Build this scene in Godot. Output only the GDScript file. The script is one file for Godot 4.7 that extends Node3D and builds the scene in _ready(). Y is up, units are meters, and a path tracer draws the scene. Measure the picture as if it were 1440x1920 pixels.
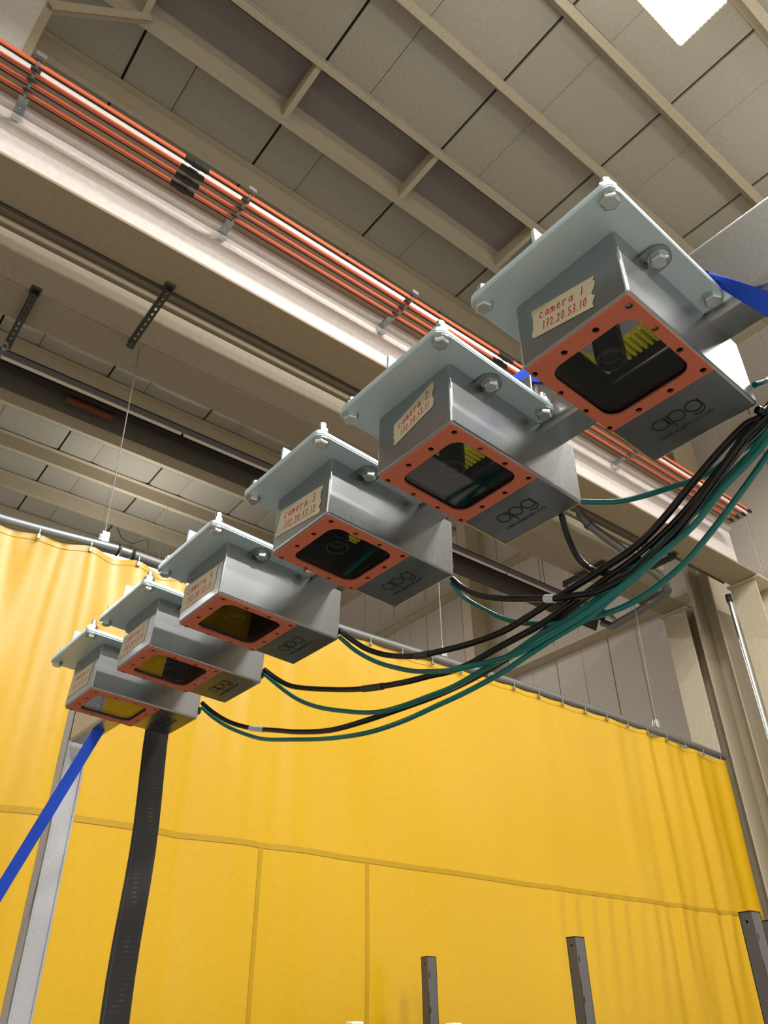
extends Node3D

var M := {}
var used := {}
var RB := Basis(Vector3(0.99952, 0.00240, -0.03077), Vector3(-0.00388, 0.99885, -0.04778), Vector3(0.03063, 0.04788, 0.99838))
var ROW := Vector3(0, 2.2111, 0)
var SPOT := [0.0, 0.2689, 0.5337, 0.8475, 1.1169, 1.3914]

func _ready():
	# ---- camera
	var cam := Camera3D.new()
	cam.name = "camera"
	cam.fov = 66.0046
	cam.near = 0.05
	cam.far = 100.0
	cam.current = true
	add_child(cam)
	cam.transform = Transform3D(Basis(Vector3(0.61751, -0.00990, -0.78650), Vector3(0.44979, 0.82467, 0.34277), Vector3(0.64520, -0.56543, 0.51370)).orthonormalized(), Vector3(0.27207, 1.55, 0.55001))
	# ---- sky, exposure
	var we := WorldEnvironment.new()
	we.name = "world_environment"
	var env := Environment.new()
	env.background_mode = Environment.BG_SKY
	var sky := Sky.new()
	var psm := ProceduralSkyMaterial.new()
	psm.sky_top_color = Color(0.75, 0.82, 0.92)
	psm.sky_horizon_color = Color(0.85, 0.88, 0.92)
	psm.ground_bottom_color = Color(0.3, 0.3, 0.3)
	psm.ground_horizon_color = Color(0.6, 0.6, 0.6)
	sky.sky_material = psm
	env.sky = sky
	env.tonemap_mode = Environment.TONE_MAPPER_LINEAR
	env.tonemap_exposure = 1.0
	env.sdfgi_enabled = true
	env.ssao_enabled = true
	env.ssil_enabled = true
	we.environment = env
	add_child(we)
	materials()
	# ---- the lamps that light the hall: in the bay of the machine and in the bay beyond the curtain
	for p in [Vector2(-0.32, -2.0), Vector2(2.0, -2.4), Vector2(4.4, -2.4), Vector2(0.4, -5.3), Vector2(0.8, 1.2), Vector2(3.2, 1.6), Vector2(5.6, 1.6), Vector2(2.0, 6.0)]:
		lamp(p.x, p.y, 7.0, LAMP_ENERGY)
	for p in [Vector2(-9.5, -2.56), Vector2(-9.5, 2.2), Vector2(-9.5, 6.4)]:
		lamp(p.x, p.y, 7.32, LAMP_ENERGY)
	shell()
	roof()
	end_wall()
	crane_runway()
	curtain()
	heater()
	camera_row()
	cables()
	straps()
	racks()

const LAMP_ENERGY := 16.0
const LAMP_COLOR := Color(1.0, 0.985, 0.965)

# ------------------------------------------------------------------ helpers
func numbered(called: String) -> String:
	if not used.has(called):
		used[called] = 0
		return called
	used[called] += 1
	return "%s_%03d" % [called, used[called]]

func thing(called: String, label: String, category: String, at := Vector3.ZERO, group := "", turn := Basis.IDENTITY) -> Node3D:
	var o := Node3D.new()
	o.name = numbered(called)
	add_child(o)
	o.transform = Transform3D(turn, at)
	tag(o, label, category, group)
	return o

func tag(o: Node, label: String, category := "", group := "", kind := "") -> void:
	if label != "":
		o.set_meta("label", label)
	if category != "":
		o.set_meta("category", category)
	if group != "":
		o.set_meta("group", group)
	if kind != "":
		o.set_meta("kind", kind)

func ST() -> SurfaceTool:
	var st := SurfaceTool.new()
	st.begin(Mesh.PRIMITIVE_TRIANGLES)
	return st

func obj(called: String, st, m: Material, parent: Node = null, at := Transform3D.IDENTITY) -> MeshInstance3D:
	var o := MeshInstance3D.new()
	o.mesh = st.commit() if st is SurfaceTool else st
	o.material_override = m
	o.transform = at
	if parent == null:
		o.name = numbered(called)
		add_child(o)
	else:
		o.name = called
		parent.add_child(o, true)
	return o

func struct(called: String, st, m: Material, label: String, category := "") -> MeshInstance3D:
	var o := obj(called, st, m)
	tag(o, label, category, "", "structure")
	return o

func tri(st: SurfaceTool, a: Vector3, b: Vector3, c: Vector3, n: Vector3) -> void:
	# one flat triangle whose front looks along n (fronts run clockwise)
	var g := (b - a).cross(c - a)
	if g.length_squared() < 1e-18:
		return
	g = g.normalized()
	if g.dot(n) > 0:
		var t := b
		b = c
		c = t
	else:
		g = -g
	for p in [a, b, c]:
		st.set_normal(g)
		st.add_vertex(p)

func quad(st: SurfaceTool, a: Vector3, b: Vector3, c: Vector3, d: Vector3, n: Vector3) -> void:
	tri(st, a, b, c, n)
	tri(st, a, c, d, n)

func box(st: SurfaceTool, a: Vector3, b: Vector3, bev := 0.0, xf := Transform3D.IDENTITY) -> void:
	# a box between two corners, its edges chamfered by bev
	var mn := Vector3(minf(a.x, b.x), minf(a.y, b.y), minf(a.z, b.z))
	var mx := Vector3(maxf(a.x, b.x), maxf(a.y, b.y), maxf(a.z, b.z))
	var c := (mn + mx) * 0.5
	var h := (mx - mn) * 0.5
	bev = minf(bev, minf(h.x, minf(h.y, h.z)) * 0.9)
	for ax in 3:
		var u := (ax + 1) % 3
		var w := (ax + 2) % 3
		for s in [-1.0, 1.0]:
			var n := Vector3.ZERO
			n[ax] = s
			var ps := []
			for k in [[-1, -1], [1, -1], [1, 1], [-1, 1]]:
				var p := Vector3.ZERO
				p[ax] = s * h[ax]
				p[u] = k[0] * (h[u] - bev)
				p[w] = k[1] * (h[w] - bev)
				ps.append(xf * (c + p))
			quad(st, ps[0], ps[1], ps[2], ps[3], xf.basis * n)
	if bev <= 0.0:
		return
	for ax in 3:   # twelve edges
		var u := (ax + 1) % 3
		var w := (ax + 2) % 3
		for s in [-1.0, 1.0]:
			for t in [-1.0, 1.0]:
				var n := Vector3.ZERO
				n[u] = s
				n[w] = t
				var ps := []
				for k in [[-1, 0], [1, 0], [1, 1], [-1, 1]]:
					var p := Vector3.ZERO
					p[ax] = k[0] * (h[ax] - bev)
					p[u] = s * (h[u] - (bev if k[1] == 0 else 0.0))
					p[w] = t * (h[w] - (0.0 if k[1] == 0 else bev))
					ps.append(xf * (c + p))
				quad(st, ps[0], ps[1], ps[2], ps[3], xf.basis * n)
	for sx in [-1.0, 1.0]:   # eight corners
		for sy in [-1.0, 1.0]:
			for sz in [-1.0, 1.0]:
				var s := Vector3(sx, sy, sz)
				var q := []
				for ax in 3:
					var p := Vector3.ZERO
					for k in 3:
						p[k] = s[k] * (h[k] - (0.0 if k == ax else bev))
					q.append(xf * (c + p))
				tri(st, q[0], q[1], q[2], xf.basis * s)

func bx(a: Vector3, b: Vector3, bev := 0.0, xf := Transform3D.IDENTITY) -> SurfaceTool:
	var st := ST()
	box(st, a, b, bev, xf)
	return st

func vtx(st: SurfaceTool, p: Vector3, n: Vector3, uv = null) -> void:
	st.set_normal(n)
	if uv != null:
		st.set_uv(uv)
	st.add_vertex(p)

func sq(st: SurfaceTool, p: Array, n: Array) -> void:
	# a quad with a normal of its own at each corner
	var g: Vector3 = (p[1] - p[0]).cross(p[2] - p[0])
	var order := [0, 1, 2, 0, 2, 3]
	if g.dot(n[0] + n[1] + n[2] + n[3]) > 0:
		order = [0, 2, 1, 0, 3, 2]
	for k in order:
		vtx(st, p[k], n[k])

func smooth_path(pts: Array, sub: int) -> Array:
	var out := []
	var n := pts.size()
	for i in n - 1:
		var p0: Vector3 = pts[maxi(i - 1, 0)]
		var p1: Vector3 = pts[i]
		var p2: Vector3 = pts[i + 1]
		var p3: Vector3 = pts[mini(i + 2, n - 1)]
		for k in sub:
			var t := float(k) / sub
			out.append(0.5 * ((2.0 * p1) + (p2 - p0) * t + (2.0 * p0 - 5.0 * p1 + 4.0 * p2 - p3) * t * t + (3.0 * p1 - p0 - 3.0 * p2 + p3) * t * t * t))
	out.append(pts[n - 1])
	return out

func tube(st: SurfaceTool, pts: Array, r: float, n := 10, caps := true) -> void:
	var m := pts.size()
	var rings := []
	var norms := []
	var up := Vector3.UP
	for i in m:
		var t: Vector3 = (pts[mini(i + 1, m - 1)] - pts[maxi(i - 1, 0)]).normalized()
		if i == 0 and absf(t.dot(up)) > 0.9:
			up = Vector3.RIGHT
		var side := up.cross(t).normalized()
		up = t.cross(side).normalized()
		var ring := []
		var nn := []
		for k in n:
			var a := TAU * k / n
			var d := side * cos(a) + up * sin(a)
			ring.append(pts[i] + d * r)
			nn.append(d)
		rings.append(ring)
		norms.append(nn)
	for i in m - 1:
		for k in n:
			var k2 := (k + 1) % n
			sq(st, [rings[i][k], rings[i][k2], rings[i + 1][k2], rings[i + 1][k]], [norms[i][k], norms[i][k2], norms[i + 1][k2], norms[i + 1][k]])
	if caps:
		for e in [0, m - 1]:
			var d: Vector3 = (pts[0] - pts[1]) if e == 0 else (pts[m - 1] - pts[m - 2])
			for k in range(1, n - 1):
				tri(st, rings[e][0], rings[e][k], rings[e][k + 1], d)

func lathe(st: SurfaceTool, prof: Array, n: int, xf := Transform3D.IDENTITY, faceted := false) -> void:
	# profile of (radius, height) turned round the y axis; it runs upwards along an outside
	for i in prof.size() - 1:
		var a: Vector2 = prof[i]
		var b: Vector2 = prof[i + 1]
		var d := (b - a)
		var n2 := Vector2(d.y, -d.x).normalized()
		for k in n:
			var t0 := TAU * k / n
			var t1 := TAU * (k + 1) / n
			var p := []
			var q := []
			for e in [[a, t0], [a, t1], [b, t1], [b, t0]]:
				var v: Vector2 = e[0]
				var th: float = e[1]
				var thn: float = (t0 + t1) * 0.5 if faceted else th
				p.append(xf * Vector3(v.x * cos(th), v.y, v.x * sin(th)))
				q.append((xf.basis * Vector3(n2.x * cos(thn), n2.y, n2.x * sin(thn))).normalized())
			if a.x < 1e-6:
				_t3(st, [p[0], p[2], p[3]], [q[0], q[2], q[3]])
			elif b.x < 1e-6:
				_t3(st, [p[0], p[1], p[2]], [q[0], q[1], q[2]])
			else:
				sq(st, p, q)

func _t3(st: SurfaceTool, p: Array, n: Array) -> void:
	var g: Vector3 = (p[1] - p[0]).cross(p[2] - p[0])
	for k in ([0, 2, 1] if g.dot(n[0] + n[1] + n[2]) > 0 else [0, 1, 2]):
		vtx(st, p[k], n[k])

func rrect(x0: float, x1: float, z0: float, z1: float, r: float, n := 5) -> Array:
	# a rounded rectangle in x and z: points and outward normals
	var pts := []
	var nor := []
	var cs := [[x1 - r, z1 - r, 0.0], [x0 + r, z1 - r, PI / 2], [x0 + r, z0 + r, PI], [x1 - r, z0 + r, PI * 1.5]]
	for c in cs:
		for k in n + 1:
			var a: float = c[2] + PI / 2 * k / n
			pts.append(Vector2(c[0] + r * cos(a), c[1] + r * sin(a)))
			nor.append(Vector2(cos(a), sin(a)))
	return [pts, nor]

func wall_loop(st: SurfaceTool, loop: Array, y0: float, y1: float, out := 1.0, xf := Transform3D.IDENTITY) -> void:
	var n: int = loop[0].size()
	for k in n:
		var k2 := (k + 1) % n
		var a: Vector2 = loop[0][k]
		var b: Vector2 = loop[0][k2]
		var na: Vector2 = loop[1][k] * out
		var nb: Vector2 = loop[1][k2] * out
		var va := xf.basis * Vector3(na.x, 0, na.y)
		var vb := xf.basis * Vector3(nb.x, 0, nb.y)
		sq(st, [xf * Vector3(a.x, y0, a.y), xf * Vector3(b.x, y0, b.y), xf * Vector3(b.x, y1, b.y), xf * Vector3(a.x, y1, a.y)], [va, vb, vb, va])

func cap_loop(st: SurfaceTool, loop: Array, y: float, up: float, xf := Transform3D.IDENTITY) -> void:
	var c := Vector2.ZERO
	for p in loop[0]:
		c += p
	c /= loop[0].size()
	for k in loop[0].size():
		var a: Vector2 = loop[0][k]
		var b: Vector2 = loop[0][(k + 1) % loop[0].size()]
		tri(st, xf * Vector3(c.x, y, c.y), xf * Vector3(a.x, y, a.y), xf * Vector3(b.x, y, b.y), xf.basis * Vector3(0, up, 0))

func rplate(st: SurfaceTool, x0: float, x1: float, z0: float, z1: float, y0: float, y1: float, r: float, xf := Transform3D.IDENTITY) -> void:
	# a plate with round corners and a small chamfer along its edges
	var c := minf(0.001, (y1 - y0) * 0.25)
	var l := rrect(x0, x1, z0, z1, r)
	var s := rrect(x0 + c, x1 - c, z0 + c, z1 - c, maxf(r - c, 0.0005))
	wall_loop(st, l, y0 + c, y1 - c, 1.0, xf)
	for e in [[y0, y0 + c, -1.0], [y1, y1 - c, 1.0]]:
		for k in l[0].size():
			var k2: int = (k + 1) % l[0].size()
			quad(st, xf * Vector3(s[0][k].x, e[0], s[0][k].y), xf * Vector3(s[0][k2].x, e[0], s[0][k2].y), xf * Vector3(l[0][k2].x, e[1], l[0][k2].y), xf * Vector3(l[0][k].x, e[1], l[0][k].y), xf.basis * Vector3(l[1][k].x, e[2], l[1][k].y))
		cap_loop(st, s, e[0], e[2], xf)

func hole_cell(st: SurfaceTool, x0: float, x1: float, z0: float, z1: float, cx: float, cz: float, rx: float, rz: float, y0: float, y1: float, xf := Transform3D.IDENTITY, n := 20) -> void:
	# a rectangular piece of sheet with a round or oval hole through it
	var rim := []
	var edge := []
	for k in n:
		var a := TAU * k / n
		var d := Vector2(cos(a), sin(a))
		rim.append(Vector2(cx + rx * d.x, cz + rz * d.y))
		var t := 1e9
		if d.x > 1e-6: t = minf(t, (x1 - cx) / d.x)
		if d.x < -1e-6: t = minf(t, (x0 - cx) / d.x)
		if d.y > 1e-6: t = minf(t, (z1 - cz) / d.y)
		if d.y < -1e-6: t = minf(t, (z0 - cz) / d.y)
		edge.append(Vector2(cx + d.x * t, cz + d.y * t))
	var corners := [Vector2(x0, z0), Vector2(x1, z0), Vector2(x1, z1), Vector2(x0, z1)]
	for k in n:
		var k2 := (k + 1) % n
		for e in [[y0, -1.0], [y1, 1.0]]:
			var y: float = e[0]
			var nn := xf.basis * Vector3(0, e[1], 0)
			quad(st, xf * Vector3(rim[k].x, y, rim[k].y), xf * Vector3(rim[k2].x, y, rim[k2].y), xf * Vector3(edge[k2].x, y, edge[k2].y), xf * Vector3(edge[k].x, y, edge[k].y), nn)
			if absf(edge[k].x - edge[k2].x) > 1e-7 and absf(edge[k].y - edge[k2].y) > 1e-7:
				var best: Vector2 = corners[0]
				for q in corners:
					if q.distance_to((edge[k] + edge[k2]) * 0.5) < best.distance_to((edge[k] + edge[k2]) * 0.5):
						best = q
				tri(st, xf * Vector3(edge[k].x, y, edge[k].y), xf * Vector3(best.x, y, best.y), xf * Vector3(edge[k2].x, y, edge[k2].y), nn)
		var mid: Vector2 = (rim[k] + rim[k2]) * 0.5 - Vector2(cx, cz)
		quad(st, xf * Vector3(rim[k].x, y0, rim[k].y), xf * Vector3(rim[k2].x, y0, rim[k2].y), xf * Vector3(rim[k2].x, y1, rim[k2].y), xf * Vector3(rim[k].x, y1, rim[k].y), xf.basis * Vector3(-mid.x, 0, -mid.y))

func ribbon(st: SurfaceTool, left: Array, right: Array, thick: float) -> void:
	# a strap between two edge lines, with thickness
	var n := left.size()
	var ln := []
	for i in n:
		var t: Vector3 = ((left[mini(i + 1, n - 1)] + right[mini(i + 1, n - 1)]) - (left[maxi(i - 1, 0)] + right[maxi(i - 1, 0)])).normalized()
		ln.append(t.cross(right[i] - left[i]).normalized() * thick * 0.5)
	for i in n - 1:
		for s in [-1.0, 1.0]:
			var pq := [left[i] + ln[i] * s, right[i] + ln[i] * s, right[i + 1] + ln[i + 1] * s, left[i + 1] + ln[i + 1] * s]
			var nq := [ln[i].normalized() * s, ln[i].normalized() * s, ln[i + 1].normalized() * s, ln[i + 1].normalized() * s]
			var uq := [Vector2(0, float(i) / (n - 1)), Vector2(1, float(i) / (n - 1)), Vector2(1, float(i + 1) / (n - 1)), Vector2(0, float(i + 1) / (n - 1))]
			var g: Vector3 = (pq[1] - pq[0]).cross(pq[2] - pq[0])
			for k in ([0, 2, 1, 0, 3, 2] if g.dot(nq[0]) > 0 else [0, 1, 2, 0, 2, 3]):
				vtx(st, pq[k], nq[k], uq[k])
		quad(st, left[i] + ln[i], left[i] - ln[i], left[i + 1] - ln[i + 1], left[i + 1] + ln[i + 1], left[i] - right[i])
		quad(st, right[i] + ln[i], right[i] - ln[i], right[i + 1] - ln[i + 1], right[i + 1] + ln[i + 1], right[i] - left[i])

func hexhead(st: SurfaceTool, at: Vector3, r: float, h: float, turn := 0.0) -> void:
	# a hexagon bolt head with washer, hanging downwards from the point at
	var xf := Transform3D(Basis(Vector3.UP, turn), at)
	lathe(st, [Vector2(r * 0.9, -h * 0.18), Vector2(r * 1.12, -h * 0.18), Vector2(r * 1.12, 0)], 20, Transform3D(Basis.IDENTITY, at))
	for k in 6:
		var a0 := TAU * k / 6
		var a1 := TAU * (k + 1) / 6
		var p0 := Vector3(cos(a0) * r, 0, sin(a0) * r)
		var p1 := Vector3(cos(a1) * r, 0, sin(a1) * r)
		var c := 0.80
		var dn := Vector3(0, -h * 0.84, 0)
		var db := Vector3(0, -h, 0)
		quad(st, xf * p0, xf * p1, xf * (p1 + dn), xf * (p0 + dn), xf.basis * (p0 + p1))
		quad(st, xf * (p0 + dn), xf * (p1 + dn), xf * (p1 * c + db), xf * (p0 * c + db), xf.basis * (p0 + p1).normalized() * 0.6 + Vector3(0, -1, 0))
		tri(st, xf * db, xf * (p0 * c + db), xf * (p1 * c + db), Vector3(0, -1, 0))
	for k in 3:   # raised grade marks
		var b := Transform3D(Basis(Vector3.UP, turn + TAU * k / 3 + 0.3), at)
		box(st, Vector3(r * 0.25, -h - 0.0004, -r * 0.05), Vector3(r * 0.6, -h + 0.0006, r * 0.05), 0.0, b)

# ------------------------------------------------------------------ materials
func noise_image(size: int, freq: float, seed_: int, lo: float, hi: float, stretch := 1.0, octaves := 4) -> ImageTexture:
	var n := FastNoiseLite.new()
	n.seed = seed_
	n.noise_type = FastNoiseLite.TYPE_SIMPLEX_SMOOTH
	n.fractal_octaves = octaves
	n.frequency = freq
	var src := n.get_seamless_image(size, size)
	if stretch != 1.0:
		var part := Image.create(size, size, false, src.get_format())
		src.resize(size, maxi(8, int(size / stretch)), Image.INTERPOLATE_CUBIC)
		for k in ceili(stretch):
			part.blit_rect(src, Rect2i(0, 0, size, src.get_height()), Vector2i(0, k * src.get_height()))
		src = part
	src.convert(Image.FORMAT_RGB8)
	for y in size:
		for x in size:
			var v := lerpf(lo, hi, src.get_pixel(x, y).r)
			src.set_pixel(x, y, Color(v, v, v))
	return ImageTexture.create_from_image(src)

func normal_from(t: ImageTexture, amount: float) -> ImageTexture:
	var im: Image = t.get_image().duplicate()
	im.bump_map_to_normal_map(amount)
	return ImageTexture.create_from_image(im)

func mat(called: String, c: Color, rough := 0.6, metal := 0.0, grain = null, scale := 1.0, rough_map = null) -> StandardMaterial3D:
	var m := StandardMaterial3D.new()
	m.resource_name = called
	m.albedo_color = c
	m.roughness = rough
	m.metallic = metal
	if grain != null or rough_map != null:
		m.uv1_triplanar = true
		m.uv1_scale = Vector3.ONE * scale
	if grain != null:
		m.albedo_texture = grain
	if rough_map != null:
		m.roughness_texture = rough_map
	M[called] = m
	return m

func materials() -> void:
	var fine := noise_image(512, 0.06, 3, 0.88, 1.0)
	var faint := noise_image(512, 0.05, 14, 0.965, 1.0)
	var soft := noise_image(512, 0.05, 8, 0.93, 1.0)
	var spangle := noise_image(512, 0.035, 5, 0.86, 1.0, 1.0, 2)
	var brush := noise_image(512, 0.08, 11, 0.62, 1.0, 1.0)
	mat("paint_cream", Color(0.80, 0.755, 0.66), 0.55, 0.0, soft, 0.8)
	mat("paint_white", Color(0.88, 0.86, 0.84), 0.5, 0.0, soft, 0.8)
	mat("purlin_paint", Color(0.74, 0.70, 0.605), 0.6, 0.0, soft, 0.9)
	mat("roof_facing", Color(0.67, 0.655, 0.595), 0.75, 0.0, soft, 0.9)
	mat("joint_dark", Color(0.20, 0.17, 0.13), 0.9)
	mat("skylight", Color(0.50, 0.475, 0.455), 0.5, 0.0, soft, 1.0)
	mat("wall_panel", Color(0.86, 0.83, 0.80), 0.6, 0.0, soft, 1.0)
	mat("partition", Color(0.88, 0.88, 0.87), 0.7, 0.0, soft, 1.0)
	mat("concrete", Color(0.60, 0.59, 0.575), 0.6, 0.0, fine, 0.5)
	mat("plain_wall", Color(0.82, 0.79, 0.74), 0.8, 0.0, soft, 0.4)
	mat("galvanised", Color(0.63, 0.64, 0.645), 0.34, 1.0, faint, 6.0, spangle)
	mat("zinc_plate", Color(0.78, 0.855, 0.87), 0.46, 0.72, faint, 5.0)
	mat("bolt_zinc", Color(0.80, 0.83, 0.82), 0.28, 1.0)
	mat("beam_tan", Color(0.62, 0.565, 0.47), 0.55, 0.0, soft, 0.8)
	mat("alu", Color(0.72, 0.72, 0.71), 0.34, 1.0, soft, 4.0)
	mat("alu_matte", Color(0.72, 0.73, 0.75), 0.5, 0.45, soft, 4.0)
	mat("pipe_galv", Color(0.62, 0.65, 0.66), 0.42, 0.9, fine, 6.0, spangle)
	mat("pipe_grey", Color(0.56, 0.57, 0.565), 0.5, 0.7, fine, 6.0)
	mat("strut_steel", Color(0.30, 0.30, 0.28), 0.5, 0.6)
	mat("gasket", Color(0.77, 0.405, 0.285), 0.75, 0.0, fine, 8.0)
	mat("black_lining", Color(0.035, 0.035, 0.03), 0.5)
	mat("black_gloss", Color(0.018, 0.018, 0.02), 0.25)
	mat("lens_black", Color(0.03, 0.03, 0.032), 0.38)
	mat("lens_grey", Color(0.16, 0.16, 0.17), 0.35)
	mat("yellow_housing", Color(1.0, 0.98, 0.05), 0.45)
	mat("face_grey", Color(0.80, 0.81, 0.82), 0.45, 0.2)
	mat("white_print", Color(0.88, 0.88, 0.88), 0.6)
	mat("ink_black", Color(0.03, 0.035, 0.04), 0.7)
	mat("cable_black", Color(0.02, 0.02, 0.022), 0.2)
	mat("cable_green", Color(0.0, 0.41, 0.39), 0.22)
	mat("tag_white", Color(0.85, 0.87, 0.88), 0.3)
	mat("tag_grey", Color(0.22, 0.22, 0.21), 0.4)
	mat("bar_orange", Color(0.80, 0.40, 0.27), 0.32)
	mat("bar_black", Color(0.03, 0.022, 0.02), 0.6)
	mat("heater_hood", Color(0.52, 0.52, 0.56), 0.5, 0.3)
	mat("heater_in", Color(0.13, 0.12, 0.10), 0.6, 0.3)
	mat("heater_lip", Color(0.85, 0.82, 0.76), 0.5)
	mat("copper", Color(0.52, 0.30, 0.19), 0.5, 0.6)
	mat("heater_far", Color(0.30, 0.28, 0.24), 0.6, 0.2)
	mat("mat_rubber", Color(0.22, 0.22, 0.215), 0.8, 0.0, fine, 2.0)
	mat("black_rubber", Color(0.07, 0.07, 0.07), 0.8, 0.0, fine, 2.0)
	mat("rack_grey", Color(0.34, 0.335, 0.335), 0.5)
	mat("wire_steel", Color(0.55, 0.55, 0.52), 0.5, 0.6)
	var weave := noise_image(256, 0.2, 21, 0.6, 1.0)
	var blue := mat("blue_web", Color(0.03, 0.34, 0.95), 0.7, 0.0, weave, 30.0)
	blue.rim_enabled = true
	blue.rim = 0.3
	var bw := mat("black_web", Color(1, 1, 1), 0.7)
	bw.albedo_texture = worn_webbing()
	bw.rim_enabled = true
	bw.rim = 0.3
	var vinyl := mat("yellow_vinyl", Color(0.82, 0.65, 0.0), 0.31, 0.0, faint, 0.9)
	vinyl.metallic_specular = 0.6
	vinyl.normal_enabled = true
	vinyl.normal_texture = normal_from(weave, 0.8)
	vinyl.normal_scale = 0.12
	mat("vinyl_seam", Color(0.73, 0.575, 0.0), 0.5, 0.0, soft, 0.6)
	var glass := StandardMaterial3D.new()
	glass.resource_name = "window_glass"
	glass.transparency = BaseMaterial3D.TRANSPARENCY_ALPHA
	glass.albedo_color = Color(0.03, 0.03, 0.03, 0.02)
	glass.roughness = 0.02
	M.window_glass = glass
	var em := StandardMaterial3D.new()
	em.resource_name = "lamp_diffuser"
	em.albedo_color = Color(0.9, 0.9, 0.88)
	em.emission_enabled = true
	em.emission = LAMP_COLOR
	em.emission_energy_multiplier = 4.0
	M.diffuser = em
	mat("lamp_prism", Color(0.93, 0.90, 0.80), 0.3)

func worn_webbing() -> ImageTexture:
	# black webbing: cross ribs, stitched borders, rubbed places where the ribs have gone pale
	var w := 96
	var h := 1400
	var im := Image.create(w, h, false, Image.FORMAT_RGB8)
	var n := FastNoiseLite.new()
	n.seed = 31
	n.frequency = 0.011
	var f := FastNoiseLite.new()
	f.seed = 12
	f.frequency = 0.2
	for y in h:
		for x in w:
			var u := absf(x / float(w) - 0.5) * 2.0
			var rib := 0.5 + 0.5 * sin(y * TAU / 9.0)
			var v := 0.055 + 0.02 * rib + 0.03 * f.get_noise_2d(x, y)
			var rub := clampf(n.get_noise_2d(x * 1.4, y * 0.8) * 2.4 - 0.25, 0, 1) * clampf(1.15 - u * 1.6, 0, 1)
			v += rub * pow(rib, 2.0) * 0.26
			if u > 0.78:
				v += 0.03 + 0.05 * maxf(0.0, f.get_noise_2d(x * 2.0, y * 3.0))
			im.set_pixel(x, y, Color(v, v * 0.97, v * 0.88))
	return ImageTexture.create_from_image(im)

# ------------------------------------------------------------------ lamps
func lamp(x: float, z: float, y: float, energy: float) -> void:
	var near := absf(x + 0.32) < 0.1
	var t := thing("ceiling_lamp", "bright high bay ceiling lamp with prismatic rim" if near else "lamp of the bay beyond, glimpsed as white slivers under the curtain rail" if x < -9 and z < 0 else "high bay lamp hung under the roof outside the view", "lamp", Vector3(x, y, z), "high bay lamps")
	obj("housing", bx(Vector3(-0.165, 0.012, -0.59), Vector3(0.165, 0.09, 0.59), 0.01), M.paint_white, t)
	obj("diffuser", bx(Vector3(-0.17, 0, -0.6), Vector3(0.17, 0.012, 0.6)), M.diffuser, t)
	var st := ST()
	for k in 40:
		for s in [-1.0, 1.0]:
			var zz := -0.6 + 1.2 * (k + 0.5) / 40
			box(st, Vector3(s * 0.171, -0.004, zz - 0.0115), Vector3(s * 0.185, 0.022, zz + 0.0115), 0.005)
	for k in 12:
		for s in [-1.0, 1.0]:
			var xx := -0.171 + 0.342 * (k + 0.5) / 12
			box(st, Vector3(xx - 0.011, -0.004, s * 0.601), Vector3(xx + 0.011, 0.022, s * 0.615), 0.005)
	obj("prism_rim", st, M.lamp_prism, t)
	for s in ([-0.45, 0.45] if x > -9 else []):
		var w := ST()
		tube(w, [Vector3(0, 0.09, s), Vector3(0, 8.74 - y, s)], 0.006, 6)
		obj("hanger", w, M.wire_steel, t)
	if x < -9:   # the far bay's fittings hang on thin wires, their cords loose
		for s in [-0.45, 0.45]:
			var w := ST()
			tube(w, [Vector3(0, 0.09, s), Vector3(0, 8.64 - y, s)], 0.002, 5)
			obj("hanger", w, M.wire_steel, t)
		var co := ST()
		tube(co, smooth_path([Vector3(-1.495, 1.428, -0.221), Vector3(-1.173, 1.082, -0.227), Vector3(-0.782, 0.801, -0.279), Vector3(-0.489, 0.715, -0.314), Vector3(-0.195, 0.558, -0.312), Vector3(-0.000, 0.171, -0.273)], 6), 0.008, 6)
		obj("power_cord", co, M.tag_grey, t)
	var l := AreaLight3D.new()
	l.name = "light"
	l.area_size = Vector2(0.34, 1.2)
	l.light_energy = energy
	l.light_color = LAMP_COLOR
	l.shadow_enabled = true
	l.set("area_range", 40.0)
	l.set("area_attenuation", 2.0)
	t.add_child(l)
	l.position = Vector3(0, -0.006, 0)
	l.rotation = Vector3(-PI / 2, 0, 0)
	var u := AreaLight3D.new()   # the open top of the fitting lets a little light out upwards
	u.name = "uplight"
	u.area_size = Vector2(0.32, 1.1)
	u.light_energy = energy * 0.14
	u.light_color = LAMP_COLOR
	u.shadow_enabled = true
	u.set("area_range", 40.0)
	u.set("area_attenuation", 2.0)
	t.add_child(u)
	u.position = Vector3(0, 0.10, 0)
	u.rotation = Vector3(PI / 2, 0, 0)

# ------------------------------------------------------------------ the hall
const X0 := -13.0
const X1 := 7.5
const Z0 := -7.2
const Z1 := 9.0
const RIDGE := -4.2

func roof_y(x: float) -> float:
	return 9.0 - 0.03 * absf(x - RIDGE)

func shell() -> void:
	struct("floor", bx(Vector3(X0 - 0.3, -0.2, Z0 - 0.4), Vector3(X1 + 0.3, 0, Z1 + 0.3)), M.concrete, "grey concrete floor of the hall below the view")
	struct("wall_right", bx(Vector3(X1, 0, Z0 - 0.4), Vector3(X1 + 0.3, 9.4, Z1 + 0.3)), M.plain_wall, "plain side wall behind the viewer")
	struct("wall_left", bx(Vector3(X0 - 0.3, 0, Z0 - 0.4), Vector3(X0, 9.4, Z1 + 0.3)), M.paint_white, "white painted far side wall beyond the yellow curtain")
	struct("wall_front", bx(Vector3(X0, 0, Z1), Vector3(X1, 9.4, Z1 + 0.3)), M.plain_wall, "plain end wall out of view to the left")

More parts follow.
